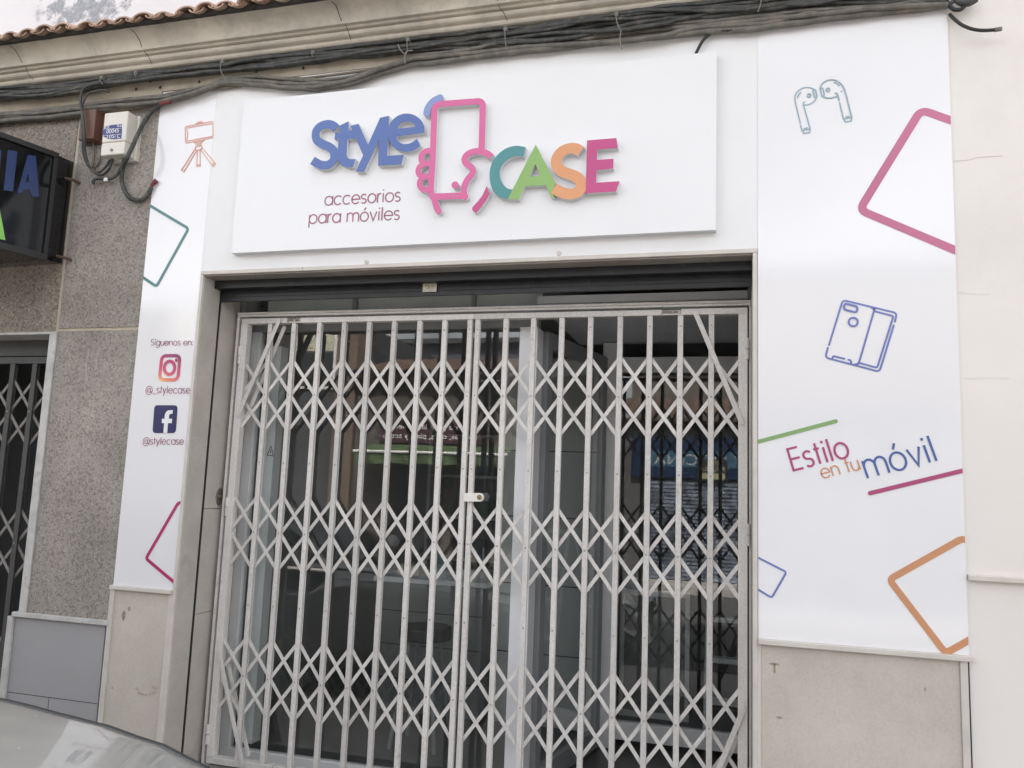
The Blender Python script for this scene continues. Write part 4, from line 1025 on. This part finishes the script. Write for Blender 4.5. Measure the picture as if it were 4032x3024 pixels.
stext('00045', (868, 365), (968, 365), 30); stext('105', (872, 406), (932, 406), 26); stext('C', (955, 402), (978, 402), 28); stext('02', (955, 312), (990, 312), 24); stext('62', (848, 325), (892, 325), 15)
ln = MB(); ln.stroke(xz(C2([(842, 330), (995, 322)]), my), .0012, my-.0016, my-.0013); ln.stroke(xz(C2([(840, 382), (993, 370)]), my), .0012, my-.0016, my-.0013); ln.stroke(xz(C2([(942, 374), (942, 410)]), my), .0012, my-.00165, my-.0013); ln.build('sticker_line', PAPER, mbx)
jb = thing('junction_box', at(345, 480, -.06), 'brown plastic junction box left of the cream meter box under the cables', 'junction box')
jy = -.075
a = at(*C([(722, 950)])[0], jy); b_ = at(*C([(840, 945)])[0], jy); c = at(*C([(812, 1205)])[0], jy)
jx0 = a.x-.012; jx1 = b_.x; jz0 = c.z; jz1 = b_.z
MB().box(jx0, jx1, jy, -.02, jz0, jz1).build('cover', BROWN, jb, bevel=.005)
MB().box(jx0-.008, jx1+.010, -.0195, .0, jz0-.006, jz1+.006).build('base', BROWN, jb, bevel=.004)
MB().disc((jx1-.010, jz1-.010), .004, jy-.003, jy-.0005, 10).build('screw', CLIP, jb)

# ------------------------------------------------------------------ cables
def env(tab, px):
    for i in range(len(tab)-1):
        if tab[i][0] <= px <= tab[i+1][0]:
            t = (px-tab[i][0])/(tab[i+1][0]-tab[i][0]); return (tab[i][1]*(1-t)+tab[i+1][1]*t, tab[i][2]*(1-t)+tab[i+1][2]*t)
    return tab[-1][1:] if px > tab[-1][0] else tab[0][1:]
UT = [(-300, 392, 428), (0, 360, 395), (226, 345, 377), (407, 316, 340), (588, 289, 314), (881, 252, 285), (1000, 234, 272), (1226, 213, 243), (1452, 190, 224), (1610, 170, 204), (1814, 150, 186), (2000, 122, 170), (2226, 92, 150), (2430, 66, 122), (2678, 36, 86), (3000, 2, 52), (3300, -32, 22), (3730, -75, -2)]
LT = [(-300, 480, 522), (0, 439, 480), (226, 420, 462), (452, 393, 428), (633, 380, 408), (768, 350, 372), (881, 307, 333), (1000, 300, 336), (1136, 310, 350), (1249, 312, 354), (1362, 306, 338), (1452, 280, 309), (1543, 250, 275), (1610, 222, 258), (1814, 188, 237), (2000, 164, 217), (2226, 145, 192), (2452, 118, 165), (2678, 88, 140), (3000, 56, 108), (3207, 31, 84), (3514, 8, 52), (3730, -10, 26)]
PXS = list(range(-300, 3731, 62))
def bundle_cable(tab, f0, amp, y, r, m, label, group=None, ph=0., sag=0, x0=-300, x1=3730, yamp=.008):
    pts = []
    for px in PXS:
        if px < x0 or px > x1: continue
        lo, hi = env(tab, px)
        f_ = f0+amp*math.sin(px*.0041+ph)+amp*.6*math.sin(px*.0093+ph*2.3)
        f_ = min(1.05, max(-.45, f_))
        yy = y+yamp*math.sin(px*.0067+ph*1.7)
        pts.append(at(px+random.uniform(-12, 12), lo+(hi-lo)*f_+random.uniform(-2.2, 2.2), yy+random.uniform(-.003, .003)))
    o = MB().tube(smooth_path(pts, 3), r, 8).build('cable', m, None, smooth=True)
    return tag(o, label, 'cable', group)
G1 = 'black cables bundled right under the cornice'; L1_ = 'one of the black cables bundled close under the cornice lip'
G2 = 'grey dusty cables sagging below the black bundle'; L2_ = 'one of the grey dusty cables sagging below the black bundle'
for k, (f_, am, yy, rr) in enumerate([(.08, .10, -.040, .0085), (.30, .22, -.050, .010), (.48, .25, -.034, .012), (.62, .24, -.055, .0105), (.80, .18, -.042, .012), (.93, .08, -.030, .0095), (.45, .35, -.020, .013), (.7, .3, -.018, .013), (-.30, .25, -.040, .010), (-.12, .3, -.030, .011), (.22, .3, -.060, .009)]):
    bundle_cable(UT, f_, am, yy, rr, CAB, L1_, G1, ph=k*1.37)
for k, (f_, am, yy, rr) in enumerate([(.12, .10, -.040, .0085), (.36, .22, -.036, .011), (.60, .22, -.046, .012), (.42, .3, -.026, .012)]):
    bundle_cable(LT, f_, am, yy, rr, CABG, L2_, G2, ph=k*1.9+.4)
bundle_cable(LT, .92, .05, -.034, .0145, CABG, 'thickest grey dusty conduit along the lower edge of the cable run', None, ph=2.1, yamp=.002)
# thin brown cable that stays straight to the left
pts = [at(px, py, -.022) for px, py in ((-200, 470), (0, 448), (240, 420), (480, 392), (640, 375), (760, 362), (900, 345), (1050, 322), (1200, 308), (1390, 285), (1560, 262))]
tag(MB().tube(smooth_path(pts, 4), .0075, 8).build('cable', CABB, None, smooth=True), 'thin brown cable running straight behind the sagging grey cables', 'cable')
pts = [at(px, py, -.022) for px, py in ((-200, 505), (0, 478), (240, 462), (420, 436), (560, 415), (640, 404))]
tag(MB().tube(smooth_path(pts, 4), .016, 8).build('cable', CABB, None, smooth=True), 'thick brown cable lying lowest on the left granite wall', 'cable')
def cab(pts, C, y, r, m, label, n=5, group=None, name='cable', cat='cable'):
    P = []
    for i, p_ in enumerate(pts):
        q = C([p_[:2]])[0]; P.append(at(q[0], q[1], p_[2] if len(p_) > 2 else y))
    return tag(MB().tube(smooth_path(P, n), r, 8).build(name, m, None, smooth=True), label, cat, group)
Z1 = crop(0, 0, .4521); Z2 = crop(0, 350, .4822); Z5 = crop(2900, 0, .5117); Z4 = crop(2000, 0, .4521)
cab([(1420, 900, -.04), (1370, 930, -.035), (1320, 975, -.03), (1265, 1050, -.03), (1215, 1140, -.09), (1160, 1260, -.125), (1105, 1380, -.125), (1072, 1460, -.06), (1060, 1560, -.03), (1082, 1650, -.02), (1130, 1722, -.02), (1210, 1745, -.02), (1270, 1712, -.02), (1320, 1630, -.02)], Z1, -.03, .0118, CAB, 'thick black cable looping down in front of the meter box to red connector')
cab([(1000, 705, -.05), (870, 725, -.07), (770, 745, -.075), (715, 790, -.08), (702, 880, -.09), (714, 960, -.10), (728, 1080, -.10), (735, 1200, -.095), (742, 1330, -.06), (775, 1440, -.04), (830, 1505, -.03), (890, 1522, -.03), (950, 1470, -.04), (985, 1370, -.055)], Z1, -.05, .0075, CAB, 'black cable hanging past the brown junction box and looping up to the meter box')
cab([(945, 800, -.05), (900, 785, -.055), (830, 795, -.055), (765, 820, -.06), (735, 870, -.075), (716, 930, -.09), (716, 1080, -.095), (720, 1220, -.08), (728, 1340, -.05), (760, 1430, -.03), (800, 1475, -.025), (860, 1500, -.022), (930, 1440, -.03), (965, 1372, -.05)], Z1, -.05, .0065, CAB, 'thinner black cable hanging just behind the loop over the junction box')
cab([(808, 1200, -.03), (818, 1300, -.02), (812, 1400, -.02), (800, 1470, -.015)], Z1, -.02, .006, CABB, 'short pale cable coming out below the brown junction box')
cab([(880, 1340, -.02), (860, 1410, -.015), (820, 1460, -.012)], Z1, -.02, .006, CABB, 'short pale cable curling below the meter box corner')
cab([(1085, 1370, -.05), (1060, 1450, -.04), (1010, 1530, -.03), (945, 1560, -.03), (880, 1555, -.03), (830, 1562, -.03), (808, 1585, -.03), (815, 1595, -.035)], Z1, -.03, .009, CAB, 'black cable stub bent sideways below the meter box with white tag')
q = at(*Z1([(925, 1566)])[0], -.038); tag(MB().box(q.x-.011, q.x+.011, -.047, -.036, q.z-.010, q.z+.010).build('cable_tag', PAPER, None, bevel=.002), 'tiny white tag on the cable stub below the meter box', 'tag')
rc = thing('red_connector', at(*Z1([(1335, 1590)])[0], -.02), 'small red twist connector at the end of the thick black cable', 'connector')
P_ = [at(*Z1([p_])[0], -.02) for p_ in ((1318, 1632), (1332, 1600), (1362, 1570))]
MB().tube(P_, lambda t: .008+.006*t, 10).build('cap', RED, rc)
MB().tube([at(*Z1([p_])[0], -.02) for p_ in ((1285, 1655), (1305, 1632), (1320, 1615))], .004, 6).build('wire_end', BRASS, rc)
rt = MB()
rt.tube([at(*Z1([p_])[0], -.05) for p_ in ((1395, 905), (1440, 893), (1485, 885))], .0115, 8)
tag(rt.build('red_tape', RED, None), 'red tape wrapped around the grey cable at the top corner of the left panel', 'tape')
tp = MB(); a = at(2988, 112, -.006); b_ = at(3160, 92, -.006); tp.stroke([(a.x, a.z), (b_.x, b_.z)], .010, -.0075, -.0055)
tag(tp.build('red_tape', RED, None), 'strip of red tape on the top left corner of the right panel', 'tape')
tp = MB(); a = at(3420, 62, -.006); b_ = at(3728, 26, -.006); tp.stroke([(a.x, a.z), (b_.x, b_.z)], .008, -.0075, -.0055)
tag(tp.build('red_tape', RED, None), 'longer strip of red tape on the top right corner of the right panel', 'tape')
cab([(1638, 465, -.03), (1655, 430, -.03), (1690, 365, -.03), (1740, 310, -.032), (1800, 272, -.035), (1860, 268, -.04), (1950, 262, -.04), (2080, 240, -.04)], Z4, -.03, .0075, BLACK, 'black cable curving down behind the top right of the sign board')
cab([(1640, 110, -.02), (1680, 150, -.03), (1740, 195, -.04), (1820, 225, -.05), (1900, 234, -.055), (1985, 230, -.06)], Z5, -.03, .0075, BLACK, 'loose black cable end sticking out at the top right')
P_ = [at(*Z5([p_])[0], -.061) for p_ in ((1985, 230), (2040, 222))]
tag(MB().tube(P_, .0095, 8).build('plug', CABG, None), 'grey plug on the loose cable end at the top right', 'plug')
cab([(1618, -40, -.03), (1625, 20, -.03), (1665, 68, -.035), (1720, 74, -.04), (1755, 45, -.04), (1775, 0, -.03), (1780, -60, -.03)], Z5, -.03, .009, BLACK, 'black cable loop hanging at the corner above the loose end')
cab([(1690, -10, -.03), (1730, 18, -.04), (1790, 22, -.045), (1840, -8, -.04)], Z5, -.03, .016, CAB, 'knot of black cable above the loop at the top right corner')
cab([(1580, 30, -.03), (1640, 25, -.03), (1700, -10, -.03), (1800, -60, -.02)], Z5, -.03, .010, CAB, 'black cable crossing the corner onto the cream house at the top right')
# cable clips and ties
ci = 0
clipspots = [(Z1, (1935, 535), (1960, 690)), (crop(1000, 0, .4521), (1340, 340), (1340, 460)), (Z4, (945, 120), (985, 280)), (crop(1000, 0, .4521), (512, 455), (515, 500)), (Z1, (1182, 635), (1190, 670)), (Z4, (2195, -30), (2175, 110)), (crop(1000, 0, .4521), (2190, 250), (2200, 430)), (Z1, (885, 675), (900, 740))]
wh_ = ['over the left end of the sign board', 'over the blue letters of the sign', 'over the right half of the sign board', 'where the grey cables sag lowest', 'right above the cream meter box', 'near the left top corner of the right panel', 'over the phone emblem of the sign', 'right above the brown junction box']
for (C, a, b_), wtxt in zip(clipspots, wh_):
    A = at(*C([a])[0], -.066); B = at(*C([b_])[0], -.066)
    t = thing('cable_clip', A, 'small pale metal clip holding the cables '+wtxt, 'clip', 'clips along the cable run')
    MB().box(A.x-.009, A.x+.009, -.072, -.0, A.z-.014, A.z+.010).build('bracket', CLIP, t, bevel=.003)
    MB().tube(smooth_path([(A.x, -.070, A.z), (A.x+.004, -.080, (A.z+B.z)/2), (B.x, -.070, B.z)], 4), .0024, 6).build('tie', CLIP, t)
for C, pl_, lbx in ((crop(1000, 0, .4521), [(1255, 385), (1270, 425), (1312, 470), (1335, 445), (1385, 440)], 'pale loose wire end curling from the cables over the blue letters'), (crop(1000, 0, .4521), [(1330, 455), (1310, 500), (1318, 555)], 'pale wire end hanging over the white fascia above the blue letters'), (Z4, [(985, 270), (975, 340), (985, 400), (995, 430)], 'pale wire hanging below the clip right of the phone emblem')):
    cab([(x_, y_, -.085) for x_, y_ in pl_], C, -.085, .0032, CLIP, lbx, cat='wire', name='wire_end')
for p_, C in (((1310, 708), Z1), ((1395, 760), Z1), ((1185, 775), Z1), ((1735, 713), Z1), ((430, 592), crop(1000, 0, .4521)), ((605, 540), crop(1000, 0, .4521)), ((830, 505), crop(1000, 0, .4521)), ((20, 625), crop(1000, 0, .4521))):
    q = at(*C([p_])[0], -.007); stain((q.x, q.z), .008, .009, -.0075, n=10, jag=.2, m=SOOT, name='drill_hole')

# ------------------------------------------------------------------ parked car, seen only as a corner of its bonnet
PAINT = bpy.data.materials.new('silver_car_paint'); PAINT.use_nodes = True; n = PAINT.node_tree; b = n.nodes['Principled BSDF']
b.inputs['Metallic'].default_value = .55; b.inputs['Roughness'].default_value = .38; b.inputs['Coat Weight'].default_value = 1; b.inputs['Coat Roughness'].default_value = .03; b.inputs['Coat IOR'].default_value = 1.6
tc = n.nodes.new('ShaderNodeTexCoord'); v1 = n.nodes.new('ShaderNodeTexVoronoi'); v1.inputs['Scale'].default_value = 34; n.links.new(tc.outputs['Object'], v1.inputs['Vector'])
m1 = n.nodes.new('ShaderNodeMapRange'); m1.inputs[1].default_value = .085; m1.inputs[2].default_value = .11; m1.inputs[3].default_value = 1; m1.inputs[4].default_value = 0; n.links.new(v1.outputs['Distance'], m1.inputs[0])
sc = n.nodes.new('ShaderNodeSeparateColor'); n.links.new(v1.outputs['Color'], sc.inputs[0])
g1 = n.nodes.new('ShaderNodeMath'); g1.operation = 'GREATER_THAN'; g1.inputs[1].default_value = .93; n.links.new(sc.outputs[0], g1.inputs[0])
m2 = n.nodes.new('ShaderNodeMath'); m2.operation = 'MULTIPLY'; n.links.new(m1.outputs[0], m2.inputs[0]); n.links.new(g1.outputs[0], m2.inputs[1])
nz = n.nodes.new('ShaderNodeTexNoise'); nz.inputs['Scale'].default_value = 5; nz.inputs['Detail'].default_value = 8; n.links.new(tc.outputs['Object'], nz.inputs['Vector'])
rp = n.nodes.new('ShaderNodeValToRGB'); rp.color_ramp.elements[0].position = .35; rp.color_ramp.elements[1].position = .7; rp.color_ramp.elements[0].color = (.385, .382, .365, 1); rp.color_ramp.elements[1].color = (.45, .445, .42, 1)
n.links.new(nz.outputs[0], rp.inputs[0])
mx = n.nodes.new('ShaderNodeMix'); mx.data_type = 'RGBA'; n.links.new(m2.outputs[0], mx.inputs[0]); n.links.new(rp.outputs[0], mx.inputs[6]); mx.inputs[7].default_value = (.9, .9, .88, 1)
n.links.new(mx.outputs[2], b.inputs['Base Color'])
CYC = -2.15; HW = .85
car = thing('parked_car', (0, CYC, -.13), 'silver grey car parked at the kerb, its glossy bonnet mirroring the shop front', 'car')
def interp(tab, x):
    if x <= tab[0][0]: return tab[0][1]
    for i in range(len(tab)-1):
        if tab[i][0] <= x <= tab[i+1][0]:
            t = (x-tab[i][0])/(tab[i+1][0]-tab[i][0]); t = t*t*(3-2*t)*.5+t*.5; return tab[i][1]*(1-t)+tab[i+1][1]*t
    return tab[-1][1]
HT = [(-.35, .925), (0, .915), (.53, .888), (.9, .858), (1.12, .826), (1.35, .772), (1.6, .68), (1.85, .55), (2.0, .44)]
WT = [(-2.1, .70), (-1.9, .80), (-1.5, .84), (0, .85), (1.2, .84), (1.6, .79), (1.85, .68), (2.02, .52)]
def top_z(x, v): return interp(HT, x)-.022*v*v-2.4*max(0, abs(v)-.70)**2
NV = 17
VS = [math.sin((k/(NV-1)*2-1)*math.pi/2*.92)/math.sin(math.pi/2*.92) for k in range(NV)]
def hood_pt(x, v): hw = interp(WT, x); return (x, CYC+v*hw, top_z(x, v))
xs_h = [-.35+.1*k for k in range(24)]
rows = [[hood_pt(x, v*.88) for v in VS] for x in xs_h if x <= 1.96]
MB().grid(rows).build('bonnet', PAINT, car, smooth=True)
for sgn in (-1, 1): MB().tube([(lambda p_: (p_[0], p_[1], p_[2]-.001))(hood_pt(x_, sgn*.79)) for x_ in xs_h if x_ <= 1.9], .0075, 8).build('edge_seal', BLACK, car, smooth=True)
def skin(x, top):
    hw = interp(WT, x); r_ = []
    for z, k in ((.18, .94), (.30, .985), (.45, 1.0), (.60, 1.0)):
        r_.append((hw*k, min(z, top-.1)))
    r_.append((hw*.985, top-.055)); r_.append((hw*.955, top-.015)); return r_
xs_b = [-2.1, -1.9, -1.5, -1, -.5, -.35, 0, .3, .6, .9, 1.2, 1.5, 1.75, 1.95, 2.02]
body = MB()
for sgn in (-1, 1):
    rows = []
    for x in xs_b:
        tz = top_z(max(x, -.35), 1.0)
        ro = [(x, CYC+sgn*y_, z_) for y_, z_ in skin(x, tz)]
        if x >= -.36: ro += [(x, CYC+sgn*interp(WT, x)*v_, top_z(x, v_)+.0005) for v_ in (.96, .92, .886)]
        else: ro += [(x, CYC+sgn*interp(WT, x)*v_, tz+.005+.02*(1-v_)) for v_ in (.92, .86, .78)]
        rows.append(ro)
    body.grid(rows)
nose = [[(2.02+.04*math.cos(v*1.5), CYC+v*.52, z) for v in [k/6-1 for k in range(13)]] for z in (.18, .30, .42, .47)]
body.grid(nose); tail = [[(-2.1-.04*math.cos(v*1.5), CYC+v*.70, z) for v in [k/6-1 for k in range(13)]] for z in (.2, .45, .7, .88)]; body.grid(tail)
body.build('body', PAINT, car, smooth=True)
GH = mat('tinted_glass', (.02, .022, .024), rough=.03, var=.0, spec=.8)
def gh(x, hw, z): return [(x, CYC+v*hw, z-.03*v*v) for v in (-1, -.75, -.4, 0, .4, .75, 1)]
MB().grid([gh(-.36, .70, .965), gh(-.95, .60, 1.32)]).build('windscreen', GH, car, smooth=True)
MB().grid([gh(-.96, .60, 1.325), gh(-1.3, .60, 1.38), gh(-1.75, .57, 1.36)]).build('roof', PAINT, car, smooth=True)
MB().grid([gh(-1.76, .57, 1.355), gh(-2.1, .66, .90)]).build('rear_window', GH, car, smooth=True)
for sgn in (-1, 1):
    MB().grid([[(-.40, CYC+sgn*.74, .93), (-.98, CYC+sgn*.62, 1.29)], [(-1.2, CYC+sgn*.76, .92), (-1.25, CYC+sgn*.62, 1.335)], [(-2.05, CYC+sgn*.70, .90), (-1.75, CYC+sgn*.58, 1.31)]]).build('side_window', GH, car)
    MB().tube([(-.55, CYC+sgn*.80, .97), (-.55, CYC+sgn*.97, 1.0)], lambda t: .03+.05*t, 10).build('wing_mirror', PAINT, car, smooth=True)
    MB().grid([[(1.86, CYC+sgn*.60, .50), (1.70, CYC+sgn*.75, .52)], [(1.80, CYC+sgn*.62, .60), (1.62, CYC+sgn*.775, .62)]]).build('headlight', CHROME, car)
    for xw in (1.28, -1.35):
        wl_ = MB().tube([(xw, CYC+sgn*.70, .17), (xw, CYC+sgn*.875, .17)], .30, 24).build('wheel', BLACK, car, bevel=.03)
        MB().tube([(xw, CYC+sgn*.876, .17), (xw, CYC+sgn*.885, .17)], .19, 20).build('rim', ALU, wl_)

# ------------------------------------------------------------------ the other side of the street (seen mirrored in the glass)
YO = -9.0
def P9(px, py): return at(px, py, 2*YG-YO)
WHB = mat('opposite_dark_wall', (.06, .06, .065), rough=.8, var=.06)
BRK = bpy.data.materials.new('brick'); BRK.use_nodes = True; n = BRK.node_tree; b = n.nodes['Principled BSDF']; b.inputs['Roughness'].default_value = .9
tc = n.nodes.new('ShaderNodeTexCoord'); mp = n.nodes.new('ShaderNodeMapping'); mp.inputs['Rotation'].default_value = (R(90), 0, 0); n.links.new(tc.outputs['Object'], mp.inputs[0])
bk = n.nodes.new('ShaderNodeTexBrick'); bk.inputs['Scale'].default_value = 4.5; bk.inputs['Color1'].default_value = (.20, .15, .11, 1); bk.inputs['Color2'].default_value = (.16, .115, .085, 1); bk.inputs['Mortar'].default_value = (.12, .10, .09, 1); n.links.new(mp.outputs[0], bk.inputs['Vector']); n.links.new(bk.outputs[0], b.inputs['Base Color'])
oa = thing('brick_house', (-7.5, YO-1, 0), 'taller pale house with brick pier and slatted blinds, mirrored at left in the glass', 'house')
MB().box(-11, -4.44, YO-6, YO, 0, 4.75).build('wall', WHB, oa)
MB().box(-4.435, -4.02, YO-.3, YO+.05, 0, 4.75).build('brick_pier', BRK, oa)
for x_ in (-5.45, -7.4, -9.4):
    wn = MB().box(x_, x_+1.0, YO+.001, YO+.04, 3.3, 4.7).build('window', ALU, oa)
    bl = MB()
    for k in range(13): bl.box(x_+.06, x_+.94, YO+.045, YO+.065, 4.03+k*.046, 4.03+k*.046+.036)
    bl.build('blind', mat('cream_blind_%d' % int(-x_*10), (.66, .64, .50), rough=.6), wn)
    MB().box(x_+.06, x_+.94, YO+.041, YO+.044, 3.36, 4.0).build('pane', GH, wn)
of = thing('added_grey_house', (-3, YO-5.5, 0), 'plain grey house added behind the awning house to cut off mirrored sky at left', 'house')  # added house, limits how much sky the left glass mirrors
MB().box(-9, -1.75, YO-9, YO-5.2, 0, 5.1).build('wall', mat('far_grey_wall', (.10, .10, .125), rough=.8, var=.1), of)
MB().box(-9.2, -1.6, YO-9, YO-5.0, 5.1, 5.22).build('parapet', WHB, of)
og = thing('added_beige_house', (4, YO-5.5, 0), 'plain beige house added behind the blue shop to cut off mirrored sky at right', 'house')  # added house, keeps sky out of the right window's reflection
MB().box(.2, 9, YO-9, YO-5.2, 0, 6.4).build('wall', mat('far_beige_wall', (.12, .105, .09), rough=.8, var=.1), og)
MB().box(.1, 9.2, YO-9, YO-5.0, 6.4, 6.52).build('parapet', WHB, og)
ob = thing('awning_house', (-2.2, YO-1, 0), 'low tan house with clay roof behind the green awning, mirrored in the glass', 'house')
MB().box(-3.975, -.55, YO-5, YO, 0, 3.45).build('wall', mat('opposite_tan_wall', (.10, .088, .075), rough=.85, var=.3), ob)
TILED = mat('weathered_brown_tile', (.11, .07, .052), rough=.9, var=.35, vs=6)
def tile_roof(x0, x1, z, parent):
    mb = MB(); x_ = x0
    while x_ < x1:
        rows = []
        for yy, zz in ((YO+.28, z), (YO-1.6, z+.5)):
            rows.append([(x_+.10*math.cos(math.pi*q/8), yy, zz+.09*math.sin(math.pi*q/8)) for q in range(9)])
        mb.grid(rows); x_ += .2
    mb.box(x0-.1, x1, YO-.02, YO+.24, z-.06, z-.01)
    return mb.build('roof', TILED, parent)
tile_roof(-3.9, -.5, 3.55, ob)
MB().box(-3.2, -2.2, YO+.001, YO+.04, 0, 2.05).build('door', mat('dark_door', (.03, .03, .035), rough=.4), ob)
MB().box(-2.0, -.8, YO+.001, YO+.04, .6, 2.05).build('window', GH, ob)
sgx = thing('shop_banner', (-2.4, YO+.06, 2.3), 'plum banner with white writing over the green awning, mirrored in the shop glass', 'sign')
MB().box(-3.45, -1.5, YO+.03, YO+.08, 2.33, 2.72).build('panel', mat('plum_banner', (.07, .028, .042), rough=.5), sgx)
font_mesh('alianzas, oros, plata y acero', 'text', PAPER, sgx, (-1.58, 2.375), .13, facing=1, y=YO+.083, width=1.8)
font_mesh('de plata y perlas y piedras', 'text', PAPER, sgx, (-1.58, 2.545), .13, facing=1, y=YO+.083, width=1.8)
aw = thing('awning', (-2.2, YO+.4, 2.0), 'green fabric awning with white bar, mirrored in the shop window', 'awning')
AWG = mat('green_awning_cloth', (.075, .12, .05), rough=.8, var=.15, vs=4)
MB().grid([[(x_, YO+.02, 2.30) for x_ in (-3.6, -2.2, -.85)], [(x_, YO+.75, 2.14) for x_ in (-3.6, -2.2, -.85)]]).build('cloth', AWG, aw)
vl = MB(); rows = [[], []]
for k in range(61):
    x_ = -3.6+2.75*k/60; rows[0].append((x_, YO+.75, 2.11)); rows[1].append((x_, YO+.75+.03*math.sin(k*.9), 1.93+.012*math.sin(k*.5)))
vl.grid(rows); vl.build('valance', AWG, aw)
MB().tube([(-3.62, YO+.76, 2.13), (-.83, YO+.76, 2.13)], .025, 8).build('front_bar', PAPER, aw)
oc = thing('blue_shop_house', (2.5, YO-1, 0), 'low house with deep blue shop fascia and roller doors, mirrored at right in glass', 'house')
MB().box(-.545, 6, YO-5, YO, 0, 3.0).build('wall', mat('opposite_grey_wall', (.09, .088, .09), rough=.85, var=.2), oc)
tile_roof(-.4, 6, 3.02, oc)
fa = MB().box(.9, 5, YO+.001, YO+.10, 1.90, 2.66).build('fascia', mat('blue_fascia', (.010, .026, .07), rough=.35), oc)
MB().box(1.2, 4.7, YO+.101, YO+.11, 2.10, 2.40).build('sign_strip', mat('sky_blue_strip', (.045, .11, .17), rough=.4), fa)
font_mesh('ESCOLAR Y OFICINA', 'fascia_text', mat('dim_white_print', (.36, .38, .4), rough=.5), fa, (4.5, 2.14), .2, facing=1, y=YO+.113, width=3.2)
for x0 in (1.15, 3.2):
    rsb = MB()
    for k in range(26): rsb.box(x0, x0+1.85, YO+.02, YO+.05, .02+k*.07, .02+k*.07+.046).box(x0, x0+1.85, YO+.01, YO+.02, .066+k*.07, .09+k*.07)
    rsb.build('roller_door', mat('galvanised_slats_%d' % int(x0*10), (.24, .28, .35), rough=.35, metal=.4, var=.75, vs=6), oc)
al = thing('rental_notice', (2.3, YO+.12, 1.85), 'small black notice with yellow letters on the blue shop opposite', 'sign')
MB().box(2.1, 2.65, YO+.114, YO+.13, 1.86, 2.26).build('board', BLACK, al)
YEL = mat('pale_yellow_print', (.36, .34, .2), rough=.5)
font_mesh('SE', 'text', YEL, al, (2.50, 2.15), .08, facing=1, y=YO+.133)
font_mesh('ALQUILA', 'text', YEL, al, (2.62, 2.03), .09, facing=1, y=YO+.133, width=.48)
MB().box(2.14, 2.61, YO+.131, YO+.134, 1.89, 2.0).build('phone_strip', YEL, al)
